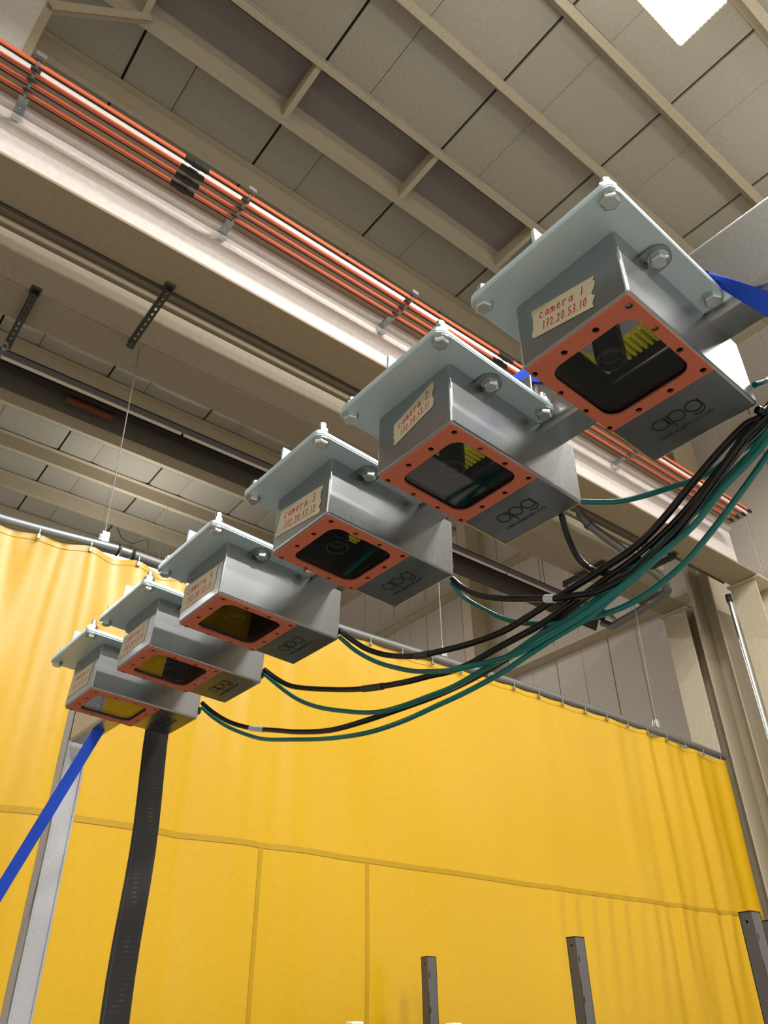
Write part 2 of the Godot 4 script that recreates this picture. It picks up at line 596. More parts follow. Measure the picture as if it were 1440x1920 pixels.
func purlin(x: float, dir: float, z0: float, z1: float, parent: Node) -> void:
	# a cold formed roof purlin: web at x, bottom flange with lip towards dir, top flange the other way
	var y1 := roof_y(x) - 0.012
	var y0 := y1 - 0.2
	var st := ST()
	box(st, Vector3(x - 0.0015, y0, z0), Vector3(x + 0.0015, y1, z1))
	box(st, Vector3(x, y0, z0), Vector3(x + dir * 0.075, y0 + 0.003, z1))
	box(st, Vector3(x + dir * 0.072, y0, z0), Vector3(x + dir * 0.075, y0 + 0.02, z1))
	box(st, Vector3(x, y1 - 0.003, z0), Vector3(x - dir * 0.075, y1, z1))
	obj("purlin", st, M.purlin_paint, parent)

func roof() -> void:
	var st := ST()
	for s in [[X0 - 0.3, RIDGE], [RIDGE, X1 + 0.3]]:
		var a := roof_y(s[0]) + 0.05
		var b := roof_y(s[1]) + 0.05
		for y in [0.0, 0.3]:
			quad(st, Vector3(s[0], a + y, Z0 - 0.4), Vector3(s[1], b + y, Z0 - 0.4), Vector3(s[1], b + y, Z1 + 0.3), Vector3(s[0], a + y, Z1 + 0.3), Vector3(0, -1 if y == 0.0 else 1, 0))
	var ceil := struct("ceiling", st, M.joint_dark, "low pitched metal roof with insulation panels between cream purlins")
	# insulation panels: a wide and a narrow one between each pair of frames
	var z := -7.2 - 0.7
	var cuts := []
	for k in 13:
		cuts.append(-9.68 + 1.395 * k)
	for k in cuts.size() - 1:
		var a: float = cuts[k] + 0.012
		var m: float = cuts[k] + 0.90
		var b: float = cuts[k + 1] - 0.012
		for seg in [[a, m - 0.004, 0.0], [m + 0.004, b, 0.003]]:
			if seg[1] < Z0 or seg[0] > Z1:
				continue
			for s in [[X0, -8.0], [-8.0, RIDGE], [RIDGE, -0.5], [-0.5, X1]]:
				var p := ST()
				var ya: float = roof_y(s[0]) + seg[2]
				var yb: float = roof_y(s[1]) + seg[2]
				var za := maxf(seg[0], Z0)
				var zb: float = seg[1]
				var cut := [[0.0, 0.022], [0.05, 0.010], [0.12, 0.003], [0.22, 0.0]] if seg[2] == 0.0 else [[0.0, 0.010], [0.04, 0.004], [0.12, 0.0]]
				var prof := []
				for e in cut:
					prof.append(Vector2(za + e[0], e[1]))
				var back := cut.duplicate()
				back.reverse()
				for e in back:
					prof.append(Vector2(zb - e[0], e[1]))
				for e in prof.size() - 1:
					var n0 := Vector3(0, -1, 0)
					var n1 := Vector3(0, -1, 0)
					if e > 0 and e < prof.size() - 1:
						n0 = Vector3(0, -1, (prof[e + 1].y - prof[e - 1].y) / maxf(prof[e + 1].x - prof[e - 1].x, 0.001)).normalized()
					if e + 2 < prof.size():
						n1 = Vector3(0, -1, (prof[e + 2].y - prof[e].y) / maxf(prof[e + 2].x - prof[e].x, 0.001)).normalized()
					var a0: Vector2 = prof[e]
					var a1: Vector2 = prof[e + 1]
					sq(p, [Vector3(s[0], ya + a0.y, a0.x), Vector3(s[1], yb + a0.y, a0.x), Vector3(s[1], yb + a1.y, a1.x), Vector3(s[0], ya + a1.y, a1.x)], [n0, n0, n1, n1])
				for e in [za, zb]:
					quad(p, Vector3(s[0], ya + cut[0][1], e), Vector3(s[1], yb + cut[0][1], e), Vector3(s[1], yb + 0.04, e), Vector3(s[0], ya + 0.04, e), Vector3(0, 0, -1 if e == za else 1))
				quad(p, Vector3(s[0], ya + 0.04, za), Vector3(s[1], yb + 0.04, za), Vector3(s[1], yb + 0.04, zb), Vector3(s[0], ya + 0.04, zb), Vector3.UP)
				obj("roof_panel", p, M.roof_facing, ceil)
	for w in [[-0.2, 1.0], [-1.16, 1.0], [-1.965, 1.0], [-2.815, 1.0], [-3.395, -1.0], [-4.2, -1.0], [-5.1, -1.0], [-6.0, -1.0], [-6.97, -1.0], [-7.91, -1.0], [-8.82, -1.0], [-9.73, -1.0], [-10.64, -1.0], [-11.55, -1.0], [0.75, 1.0], [1.7, 1.0], [2.65, 1.0]]:
		purlin(w[0], w[1], Z0, Z1, ceil)
	# skylight bays between two purlins, with cross frames
	var fr := [0.16, -1.24, -2.63, -4.02]
	for k in 3:
		var pn := ST()
		box(pn, Vector3(-3.30, roof_y(-3.0) - 0.045, fr[k + 1] + 0.03), Vector3(-2.90, roof_y(-3.0) - 0.035, fr[k] - 0.03))
		obj("skylight_panel", pn, M.skylight, ceil)
		var fm := ST()
		for s in [[-3.395, -3.30], [-2.90, -2.815]]:
			box(fm, Vector3(s[0], roof_y(-3.0) - 0.03, fr[k + 1]), Vector3(s[1], roof_y(-3.0) - 0.005, fr[k]))
		obj("skylight_curb", fm, M.roof_facing, ceil)
	for z2 in fr:
		var c := ST()
		box(c, Vector3(-3.40, 8.765, z2 - 0.028), Vector3(-2.80, 8.768, z2 + 0.028))
		box(c, Vector3(-3.395, 8.765, z2 + 0.025), Vector3(-2.815, 8.94, z2 + 0.028))
		obj("skylight_frame", c, M.purlin_paint, ceil)
	# sheeted draft curtain at the upper left, with edge angle and brace
	var t := thing("wall_partition", "pale grey sheeted partition hanging from the roof at upper left", "partition", Vector3(-3.0, 6.05, 0.784))
	t.set_meta("kind", "structure")
	obj("sheet", bx(Vector3(-0.04, 0, 0), Vector3(0, 2.9, 4.0)), M.partition, t)
	var an := ST()
	box(an, Vector3(-0.05, 0, -0.05), Vector3(0.006, 2.9, 0.002), 0.004)
	obj("edge_angle", an, M.purlin_paint, t)
	var br := ST()
	var foot := Vector3(-3.0, 7.30, 0.75)
	var d := Vector3(-3.40, 8.77, 0.10) - foot
	var bxf := Transform3D(Basis.looking_at(d.normalized(), Vector3.UP), foot - t.position)
	box(br, Vector3(-0.035, -0.003, -d.length()), Vector3(0.035, 0.003, 0), 0.0, bxf)
	box(br, Vector3(0.029, -0.003, -d.length()), Vector3(0.035, 0.06, 0), 0.0, bxf)
	obj("brace", br, M.purlin_paint, t)

func end_wall() -> void:
	var w := struct("wall_back", bx(Vector3(X0, 0, Z0 - 0.4), Vector3(X1, 9.4, Z0 - 0.06)), M.joint_dark, "end wall of pale insulated panels with cream girts")
	var x := -12.57
	while x < X1:
		var p := ST()
		box(p, Vector3(x + 0.006, 0, Z0 - 0.06), Vector3(x + 0.418, 8.97, Z0), 0.006)
		obj("wall_panel", p, M.wall_panel, w)
		var p2 := ST()
		box(p2, Vector3(x + 0.420, 0, Z0 - 0.06), Vector3(x + 0.830, 8.97, Z0 - 0.003), 0.004)
		obj("wall_panel", p2, M.wall_panel, w)
		x += 0.836
	for y in [1.6, 3.6, 5.78, 7.45]:
		for s in [[X0, -7.16], [-6.95, -3.75], [-2.7, X1]]:
			var g := ST()
			box(g, Vector3(s[0], y, Z0), Vector3(s[1], y + 0.003, Z0 + 0.2))
			box(g, Vector3(s[0], y, Z0 + 0.197), Vector3(s[1], y + 0.075, Z0 + 0.2))
			box(g, Vector3(s[0], y, Z0), Vector3(s[1], y + 0.075, Z0 + 0.003))
			obj("girt", g, M.paint_cream, w)
	var rk := ST()
	box(rk, Vector3(X0, 8.60, Z0), Vector3(-7.5, 8.86, Z0 + 0.15), 0.004)
	box(rk, Vector3(-7.5, 8.66, Z0), Vector3(-4.5, 8.92, Z0 + 0.15), 0.004)
	box(rk, Vector3(-3.0, 8.73, Z0), Vector3(X1, 8.9, Z0 + 0.15), 0.004)
	obj("rake_girt", rk, M.paint_cream, w)
	# columns
	steel_column("steel_column", -7.055, -6.8, 0.18, 0.38, 8.7, "slender cream wall column against the panels beyond the curtain")
	var c1 := steel_column("steel_column", -2.83, -6.35, 0.26, 0.30, 5.26, "cream steel column under the end of the orange railed beam")
	obj("cap_plate", bx(Vector3(-0.15, 5.262, -0.42), Vector3(0.19, 5.284, 0.03), 0.003), M.paint_cream, c1)
	var c2 := steel_column("steel_column", -3.61, -6.35, 0.26, 0.30, 5.26, "cream steel column at the right end of the curtain rail")
	obj("cap_plate", bx(Vector3(-0.16, 5.262, -0.42), Vector3(0.16, 5.284, 0.03), 0.003), M.paint_cream, c2)
	var c3 := thing("steel_column", "cream building column between the two beam columns, its web facing the hall", "column", Vector3(-3.32, 0, -6.45))
	c3.set_meta("kind", "structure")
	for s in [-0.12, 0.12]:
		obj("flange", bx(Vector3(s - 0.007, 0, -0.5), Vector3(s + 0.007, 8.9, 0), 0.002), M.paint_cream, c3)
	obj("web", bx(Vector3(-0.12, 0, -0.255), Vector3(0.12, 8.9, -0.245)), M.paint_cream, c3)
	var cd := ST()
	tube(cd, [Vector3(0, 0, 0), Vector3(0, 5.15, 0)], 0.022, 14)
	var t := thing("conduit_pipe", "shiny galvanised conduit running up the corner column", "pipe", Vector3(-2.985, 0, -6.322))
	obj("pipe", cd, M.bolt_zinc, t)
	for y in [1.2, 2.7]:
		obj("strap_clip", bx(Vector3(-0.03, y, -0.028), Vector3(0.03, y + 0.025, 0.024), 0.003), M.strut_steel, t)
	var ft := ST()
	tube(ft, [Vector3(0, 5.12, 0), Vector3(0, 5.2, 0)], 0.03, 14)
	obj("fitting", ft, M.strut_steel, t)

func steel_column(called: String, x: float, zf: float, w: float, depth: float, h: float, label: String) -> Node3D:
	var t := thing(called, label, "column", Vector3(x, 0, zf))
	t.set_meta("kind", "structure")
	for z in [0.0, -depth]:
		obj("flange", bx(Vector3(-w * 0.5, 0, z - 0.014), Vector3(w * 0.5, h, z), 0.002), M.paint_cream, t)
	obj("web", bx(Vector3(-0.005, 0, -depth), Vector3(0.005, h, -0.01)), M.paint_cream, t)
	return t

func crane_runway() -> void:
	for k in 2:
		var x := -2.795 - 0.79 * k
		var t := thing("crane_beam", ["cream crane runway beam carrying the four orange conductor bars", "second cream runway beam beside it, partly hidden, without bars"][k], "beam", Vector3(x, 5.285, -6.52))
		var z := 11.4
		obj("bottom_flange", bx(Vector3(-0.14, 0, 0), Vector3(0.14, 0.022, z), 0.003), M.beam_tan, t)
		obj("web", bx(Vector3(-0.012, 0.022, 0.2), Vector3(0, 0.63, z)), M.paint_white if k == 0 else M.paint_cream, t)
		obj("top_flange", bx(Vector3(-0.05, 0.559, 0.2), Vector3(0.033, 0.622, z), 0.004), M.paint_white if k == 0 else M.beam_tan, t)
		var pl: float = [-0.12, -0.234][k]
		var pr: float = [0.234, 0.12][k]
		obj("top_plate", bx(Vector3(pl, 0.622, 0.2), Vector3(pr, 0.634, z), 0.002), M.beam_tan, t)
		for s in ([pl, pr - 0.005] if k == 0 else [pl]):
			obj("plate_lip", bx(Vector3(s, 0.626, 0.2), Vector3(s + 0.005, 0.676, z), 0.001), M.paint_white, t)
		if k == 0:
			obj("edge_strip", bx(Vector3(-0.156, -0.014, 0.3), Vector3(-0.139, 0.006, z), 0.002), M.strut_steel, t)
	# conductor bars
	var where := ["topmost, nearest the roof", "second from the roof", "third from the roof", "lowest, nearest the white web"]
	for k in 4:
		var x: float = [-2.438, -2.502, -2.565, -2.631][k]
		var t := thing("conductor_bar", "orange insulated conductor bar, %s of the four" % where[k], "conductor bar", Vector3(x, 5.788, -6.05), "orange conductor bars along the crane beam")
		var st := ST()
		box(st, Vector3(-0.009, 0.0, 0), Vector3(0.009, 0.032, 10.6), 0.003)
		obj("cover", st, M.bar_orange, t)
		obj("slot", bx(Vector3(-0.0075, -0.002, 0.0), Vector3(0.0005, 0.001, 10.6)), M.bar_black, t)
		obj("end_cap", bx(Vector3(-0.011, -0.004, -0.065), Vector3(0.011, 0.027, 0.01), 0.004), M.bar_black, t)
		for z in [5.795, 3.27]:
			obj("joint_cover", bx(Vector3(-0.014, -0.006, z - 0.075), Vector3(0.014, 0.031, z + 0.075), 0.005), M.bar_black, t)
			obj("joint_collar", bx(Vector3(-0.017, -0.008, z - 0.03), Vector3(0.017, 0.034, z + 0.03), 0.005), M.bar_black, t)
	var say := ["the leftmost one in view", "just right of the black joint covers", "above the second camera enclosure", "hidden behind the nearest enclosure", "near the end wall behind the cables"]
	for k in 5:
		var z: float = [0.657, -0.6, -1.875, -3.16, -4.49][k]
		var t := thing("bar_bracket", "galvanised bracket holding the orange bars, " + say[k], "bracket", Vector3(-2.58, 5.822, z), "brackets of the conductor bars")
		var a := ST()
		for c in 5:
			var xa := -0.20 + 0.076 * c
			hole_cell(a, xa, xa + 0.076, -0.026, 0.026, xa + 0.038, 0.0, 0.006, 0.006, 0, 0.004)
		box(a, Vector3(0.18, 0, -0.026), Vector3(0.184, 0.03, 0.026))
		obj("arm", a, M.pipe_galv, t)
		var f := ST()
		box(f, Vector3(-0.204, -0.055, -0.026), Vector3(-0.2, 0.004, 0.026))
		box(f, Vector3(-0.204, -0.059, -0.026), Vector3(-0.168, -0.055, 0.026))
		obj("foot", f, M.tag_white, t)
		for x in [-2.438, -2.502, -2.565, -2.631]:
			obj("clip", bx(Vector3(x + 2.58 - 0.013, -0.037, -0.011), Vector3(x + 2.58 + 0.013, 0, 0.011), 0.004), M.pipe_grey, t)
	# slotted struts clamped to the beams, their wires carry the curtain rail
	var spots := [[-2.90, -3.45, -0.385, "slotted steel strut reaching from the first beam over the curtain"], [-3.40, -3.92, 0.225, "slotted steel strut at the left edge with a shackle at its end"], [-3.39, -3.87, -4.955, "grey slotted strut under the second beam, behind the cables"], [-2.90, -3.45, -2.9, "slotted steel strut hidden behind the third enclosure"], [-2.90, -3.45, -5.36, "slotted steel strut near the end wall behind the cables"]]
	for s in spots:
		var len: float = s[0] - s[1]
		var t := thing("support_strut", s[3], "strut", Vector3(s[1], 5.236, s[2]), "struts that carry the curtain rail")
		var st := ST()
		var n := int(len / 0.05)
		for c in n:
			var xa := len * c / n
			hole_cell(st, xa, xa + len / n, -0.0205, 0.0205, xa + len / n * 0.5, 0, 0.014, 0.007, 0, 0.003, Transform3D.IDENTITY, 14)
		for e in [-0.0205, 0.0178]:
			box(st, Vector3(0, 0, e), Vector3(len, 0.041, e + 0.0027))
		obj("channel", st, M.strut_steel, t)
		obj("beam_clamp", bx(Vector3(len - 0.05, 0.036, -0.032), Vector3(len + 0.02, 0.052, 0.032), 0.004), M.strut_steel, t)
		obj("end_clamp", bx(Vector3(-0.01, -0.012, -0.024), Vector3(0.03, 0.002, 0.024), 0.003), M.strut_steel, t)
	for w in [[-3.43, 5.236, 3.80, -0.44, -0.485, "thin wire from the strut down to the curtain rail at left"], [-3.43, 5.236, 3.78, -2.9, -2.9, "thin wire to the curtain rail above the black cables"], [-3.43, 5.236, 3.80, -5.39, -5.32, "thin wire to the right end of the curtain rail"], [-3.87, 5.236, 4.2, 0.24, 0.26, "short wire hanging from the shackle at the left edge"]]:
		var t := thing("hanger_wire", w[5], "wire", Vector3(w[0], w[2], w[4]), "wires of the curtain rail")
		var st := ST()
		tube(st, [Vector3(0, 0, 0), Vector3(0, w[1] - w[2], w[3] - w[4])], 0.0035, 6)
		obj("wire", st, M.wire_steel, t)
		var sh := ST()
		var loop := []
		for k in 13:
			var a := TAU * k / 12
			loop.append(Vector3(0.004, 0.035 + 0.03 * cos(a), 0.016 * sin(a)) + (Vector3(0, w[1] - w[2] - 0.09, w[3] - w[4]) if w[0] < -3.5 else Vector3.ZERO))
		tube(sh, loop, 0.004, 6, false)
		obj("shackle", sh, M.bolt_zinc, t)

const RAIL := [[-6.29, 3.72], [-5.2, 3.762], [-3.5, 3.772], [-2.0, 3.752], [-0.9, 3.78], [-0.6, 3.786], [-0.4, 3.775], [0.0, 3.745], [0.8, 3.735], [3.0, 3.715]]

func rail_y(z: float) -> float:
	for k in RAIL.size() - 1:
		if z <= RAIL[k + 1][0]:
			return lerpf(RAIL[k][1], RAIL[k + 1][1], clampf((z - RAIL[k][0]) / (RAIL[k + 1][0] - RAIL[k][0]), 0, 1))
	return RAIL[-1][1]

func fold(y: float, z: float) -> float:
	# how far the hanging vinyl stands off its plane
	var top := 3.70
	var d := clampf((top - y) / 3.6, 0, 1)
	var right := smoothstep(-4.2, -5.6, z)
	var left := smoothstep(-2.4, -1.2, z)
	var f := 0.016 * sin(z * 6.1 + 0.8 * sin(z * 1.7)) * (0.2 + 0.8 * sqrt(d)) * (0.45 + 0.8 * left)
	f += 0.011 * sin(z * 13.3 + 1.3) * (0.3 + 0.9 * left) * (0.35 + 0.65 * minf(1.0, d * 4.0)) + 0.004 * sin(z * 24.0 + 0.5 * sin(z * 5.0)) * left
	f += right * (0.016 * sin(z * 17.0 + (top - y) * 0.9) + 0.010 * sin(z * 29.0 - (top - y) * 0.6)) * (1.0 - 0.45 * d)
	# slack between the clips gathers into short pleats below the rail
	var clip := 0.5 + 0.5 * cos(TAU * (z + 0.16) / 0.262)
	f += (0.005 + 0.006 * left) * clip * exp(-(top - y) * 3.2)
	# wrinkles hanging from the welded seam on the right
	f += 0.006 * sin(z * 38.0 + y * 3.0) * smoothstep(-3.3, -4.0, z) * smoothstep(2.43, 2.38, y) * smoothstep(1.5, 2.3, y)
	f += 0.005 * sin(z * 2.3 + y * 2.9) + 0.004 * sin(z * 4.4 - y * 4.1)
	return f

func cpoint(y: float, z: float, off := 0.0) -> Vector3:
	return Vector3(-3.43 + fold(y, z) + off, y, z)

func cnorm(y: float, z: float) -> Vector3:
	var e := 0.004
	return Vector3(1, -(fold(y + e, z) - fold(y - e, z)) / (2 * e), -(fold(y, z + e) - fold(y, z - e)) / (2 * e)).normalized()

func sheet(st: SurfaceTool, y0: float, y1: float, z0: float, z1: float, ny: int, nz: int, off: float) -> void:
	var ps := []
	var ns := []
	for j in ny + 1:
		var rp := []
		var rn := []
		for i in nz + 1:
			var z := lerpf(z0, z1, float(i) / nz)
			var lift := 0.0
			if y1 > 3.0:
				lift = rail_y(z) - 3.745 - (0.005 + 0.019 * smoothstep(-1.5, -0.9, z) * smoothstep(-0.40, -0.46, z)) * (0.5 - 0.5 * cos(TAU * (z + 0.16) / 0.262)) - 0.02 * smoothstep(-5.4, -6.29, z)
			var y := lerpf(y0 + (lift if y0 > 3.0 else 0.0), y1 + lift, float(j) / ny)
			rp.append(cpoint(y, z, off))
			rn.append(cnorm(y, z))
		ps.append(rp)
		ns.append(rn)
	for j in ny:
		for i in nz:
			sq(st, [ps[j][i], ps[j][i + 1], ps[j + 1][i + 1], ps[j + 1][i]], [ns[j][i], ns[j][i + 1], ns[j + 1][i + 1], ns[j + 1][i]])

func curtain() -> void:
	var t := thing("vinyl_curtain", "large bright yellow vinyl industrial curtain hanging from a pipe rail", "curtain")
	var st := ST()
	sheet(st, 0.04, 3.708, -6.29, 0.42, 70, 420, 0.0)
	obj("sheet", st, M.yellow_vinyl, t)
	var hem := ST()
	sheet(hem, 3.678, 3.712, -6.29, 0.42, 2, 420, 0.0025)
	obj("top_hem", hem, M.yellow_vinyl, t)
	var se := ST()
	sheet(se, 2.405, 2.432, -6.29, 0.42, 1, 420, 0.0025)
	obj("cross_seam", se, M.vinyl_seam, t)
	for z in [-1.58, -2.25]:
		var vs := ST()
		sheet(vs, 0.05, 2.405, z - 0.012, z + 0.012, 40, 1, 0.002)
		obj("upright_seam", vs, M.vinyl_seam, t)
	# rail
	var r := thing("curtain_rail", "galvanised pipe rail along the top of the yellow curtain", "rail")
	var left := ST()
	tube(left, smooth_path([Vector3(-3.43, 3.738, 0.55), Vector3(-3.43, 3.745, 0.0), Vector3(-3.43, 3.782, -0.5), Vector3(-3.43, 3.786, -0.575)], 4), 0.031, 16)
	obj("pipe", left, M.pipe_galv, r)
	var right := ST()
	tube(right, smooth_path([Vector3(-3.43, 3.786, -0.645), Vector3(-3.43, 3.78, -0.9), Vector3(-3.43, 3.752, -2.0), Vector3(-3.43, 3.772, -3.5), Vector3(-3.43, 3.762, -5.2), Vector3(-3.43, 3.72, -6.29)], 5), 0.030, 16)
	obj("pipe", right, M.pipe_grey, r)
	var cp := ST()
	tube(cp, [Vector3(-3.43, 3.786, -0.583), Vector3(-3.43, 3.787, -0.637)], 0.029, 16)
	obj("coupling", cp, M.pipe_galv, r)
	for z in [-0.568, -0.652]:
		var rg := ST()
		tube(rg, [Vector3(-3.43, 3.786, z - 0.006), Vector3(-3.43, 3.786, z + 0.006)], 0.033, 16)
		obj("seal_ring", rg, M.bar_black, r)
	for z in [-0.485, -2.9, -5.32]:
		var c := ST()
		box(c, Vector3(-3.412, 3.79, z - 0.02), Vector3(-3.407, 3.86, z + 0.02), 0.001)
		box(c, Vector3(-3.45, 3.81, z - 0.02), Vector3(-3.445, 3.86, z + 0.02), 0.001)
		obj("wire_bracket", c, M.bolt_zinc, r)
	var z := 0.364
	while z > -6.28:
		var c := ST()
		var y := rail_y(z) - 0.012
		tube(c, [Vector3(-3.405, y, z), Vector3(-3.402, y - 0.02, z), Vector3(-3.415, y - 0.05, z)], 0.005, 6)
		box(c, Vector3(-3.412, y - 0.056, z - 0.009), Vector3(-3.398, y - 0.028, z + 0.009), 0.003)
		obj("clip", c, M.bolt_zinc if z > -1.2 else M.pipe_grey, r)
		z -= 0.262

func heater() -> void:
	var t := thing("radiant_heater", "long dark radiant tube heater hung under the far roof", "heater", Vector3(-4.26, 5.3, -6.1))
	var L := 8.4
	var st := ST()
	quad(st, Vector3(0.16, 0, 0), Vector3(0.08, 0.13, 0), Vector3(0.08, 0.13, L), Vector3(0.16, 0, L), Vector3(1, 0.4, 0))
	obj("hood_side", bx(Vector3(0.150, 0.002, 0), Vector3(0.153, 0.155, L), 0.0, Transform3D(Basis(Vector3(0, 0, 1), 0.52), Vector3(0.02, -0.075, 0))), M.heater_hood, t)
	obj("hood_top", bx(Vector3(-0.10, 0.128, 0), Vector3(0.085, 0.133, L)), M.heater_in, t)
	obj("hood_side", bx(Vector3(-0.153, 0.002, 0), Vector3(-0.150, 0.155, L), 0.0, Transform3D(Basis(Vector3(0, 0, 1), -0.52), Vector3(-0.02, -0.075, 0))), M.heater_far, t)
	for k in 5:
		obj("hood_lip", bx(Vector3(0.140, -0.010, L * k / 5 + 0.01), Vector3(0.160, 0.006, L * (k + 1) / 5 - 0.01), 0.002), M.heater_lip, t)
	var tb := ST()
	tube(tb, [Vector3(0.0, 0.088, 0.05), Vector3(0.0, 0.088, L)], 0.036, 14)
	obj("burner_tube", tb, M.heater_in, t)
	var cp := ST()
	for k in 3:
		box(cp, Vector3(-0.045 + 0.016 * k, 0.018, 5.50), Vector3(-0.036 + 0.016 * k, 0.045, 5.84), 0.002)
	obj("copper_baffle", cp, M.copper, t)
	for z in [1.0, 7.9]:
		var h := ST()
		tube(h, [Vector3(0, 0.13, z), Vector3(0, 3.3, z)], 0.004, 6)
		obj("hanger_rod", h, M.wire_steel, t)
	var f := thing("flue_pipe", "grey sheet metal flue pipe bending up between the two beams", "pipe", Vector3(-4.15, 5.24, -6.05))
	var o := f.position
	var pts := [Vector3(-4.27, 5.33, -6.05), Vector3(-4.15, 5.235, -6.03), Vector3(-3.75, 5.225, -5.95), Vector3(-3.42, 5.225, -5.86), Vector3(-3.32, 5.225, -5.81), Vector3(-3.24, 5.235, -5.68), Vector3(-3.2, 5.25, -5.455), Vector3(-3.2, 5.34, -4.99), Vector3(-3.2, 5.425, -4.56), Vector3(-3.2, 5.50, -4.46), Vector3(-3.2, 5.7, -4.44), Vector3(-3.2, 8.9, -4.44)]
	for k in pts.size():
		pts[k] -= o
	var fs := ST()
	tube(fs, pts, 0.040, 16)
	obj("pipe", fs, M.pipe_grey, f)
	for k in [4, 8]:
		var e := ST()
		var d: Vector3 = (pts[k + 1] - pts[k - 1]).normalized() * 0.02
		tube(e, [pts[k] - d, pts[k] + d], 0.046, 16)
		obj("collar", e, M.pipe_grey, f)

# ------------------------------------------------------------------ the row of camera enclosures
const SH := Vector3(0.075, 0, 0.13)   # enclosure drawings are measured from the near bottom corner

func row_xf(i: int) -> Transform3D:
	return Transform3D(RB, ROW + RB * (Vector3(-SPOT[i], 0, 0) - SH))

func enclosure_body() -> SurfaceTool:
	var st := ST()
	var W := 0.15
	var D := 0.2604
	var H := 0.1053
	var l := [rrect(-W, 0, -D, 0, 0.004, 3), rrect(-W + 0.0012, -0.0012, -D + 0.0012, -0.0012, 0.0035, 3), rrect(-W + 0.0036, -0.0036, -D + 0.0036, -0.0036, 0.003, 3)]
	var ys := [0.0036, 0.001, 0.0]
	wall_loop(st, l[0], ys[0], H)
	for e in 2:
		for k in l[0][0].size():
			var k2: int = (k + 1) % l[0][0].size()
			var up := -0.7 if e == 0 else -2.2
			var dn := -0.1 if e == 0 else -0.7
			var a: Vector2 = l[0][1][k]
			var b: Vector2 = l[0][1][k2]
			sq(st, [Vector3(l[e][0][k].x, ys[e], l[e][0][k].y), Vector3(l[e][0][k2].x, ys[e], l[e][0][k2].y), Vector3(l[e + 1][0][k2].x, ys[e + 1], l[e + 1][0][k2].y), Vector3(l[e + 1][0][k].x, ys[e + 1], l[e + 1][0][k].y)],
				[Vector3(a.x, dn, a.y).normalized(), Vector3(b.x, dn, b.y).normalized(), Vector3(b.x, up, b.y).normalized(), Vector3(a.x, up, a.y).normalized()])
	wall_loop(st, rrect(-W + 0.002, -0.002, -D + 0.002, -0.002, 0.003, 3), 0.0015, H, -1.0)
	frame_sheet(st, -0.1464, -0.0036, -0.0036, -0.1655, 0.0, 0.0015, 0.0042, 0.0)
	box(st, Vector3(-0.1464, 0, -0.2568), Vector3(-0.0036, 0.0015, -0.1655))
	return st

func frame_sheet(st: SurfaceTool, x0: float, x1: float, z1: float, z0: float, y0: float, y1: float, hole: float, grow: float) -> void:
	# a square frame with twelve holes and a round cornered window
	var wx0 := -0.134 + grow
	var wx1 := -0.016 - grow
	var wz0 := -0.148 + grow
	var wz1 := -0.0255 - grow
	var hx := [-0.1447, -0.1, -0.0556, -0.0115]
	var hz := [-0.1577, -0.1105, -0.063, -0.016]
	var cx := [x0, -0.122, -0.078, -0.034, x1]
	for k in 4:
		hole_cell(st, cx[k], cx[k + 1], wz1, z1, hx[k], hz[3], hole, hole, y0, y1)
		hole_cell(st, cx[k], cx[k + 1], z0, wz0, hx[k], hz[0], hole, hole, y0, y1)
	for k in 2:
		var za := wz0 if k == 0 else -0.087
		var zb := -0.087 if k == 0 else wz1
		hole_cell(st, x0, wx0, za, zb, hx[0], hz[1 + k], hole, hole, y0, y1)
		hole_cell(st, wx1, x1, za, zb, hx[3], hz[1 + k], hole, hole, y0, y1)
	var r := 0.019
	for c in [[wx0, wz0, 1.0, 1.0], [wx1, wz0, -1.0, 1.0], [wx1, wz1, -1.0, -1.0], [wx0, wz1, 1.0, -1.0]]:
		for k in 6:
			var a0 := PI / 2 * k / 6
			var a1 := PI / 2 * (k + 1) / 6
			var o := Vector2(c[0] + c[2] * r, c[1] + c[3] * r)
			var p0 := o - Vector2(c[2] * r * cos(a0), c[3] * r * sin(a0))
			var p1 := o - Vector2(c[2] * r * cos(a1), c[3] * r * sin(a1))
			for e in [[y0, -1.0], [y1, 1.0]]:
				tri(st, Vector3(c[0], e[0], c[1]), Vector3(p0.x, e[0], p0.y), Vector3(p1.x, e[0], p1.y), Vector3(0, e[1], 0))
			var inn := o - (p0 + p1) * 0.5
			quad(st, Vector3(p0.x, y0, p0.y), Vector3(p1.x, y0, p1.y), Vector3(p1.x, y1, p1.y), Vector3(p0.x, y1, p0.y), Vector3(inn.x, 0, inn.y))
	for e in [[Vector2(wx0 + r, wz1), Vector2(wx1 - r, wz1), Vector3(0, 0, -1)], [Vector2(wx0 + r, wz0), Vector2(wx1 - r, wz0), Vector3(0, 0, 1)], [Vector2(wx0, wz0 + r), Vector2(wx0, wz1 - r), Vector3(1, 0, 0)], [Vector2(wx1, wz0 + r), Vector2(wx1, wz1 - r), Vector3(-1, 0, 0)]]:
		quad(st, Vector3(e[0].x, y0, e[0].y), Vector3(e[1].x, y0, e[1].y), Vector3(e[1].x, y1, e[1].y), Vector3(e[0].x, y1, e[0].y), e[2])
	for e in [[x0, z0, x1, z0, Vector3(0, 0, -1)], [x0, z1, x1, z1, Vector3(0, 0, 1)], [x0, z0, x0, z1, Vector3(-1, 0, 0)], [x1, z0, x1, z1, Vector3(1, 0, 0)]]:
		quad(st, Vector3(e[0], y0, e[1]), Vector3(e[2], y0, e[3]), Vector3(e[2], y1, e[3]), Vector3(e[0], y1, e[1]), e[4])

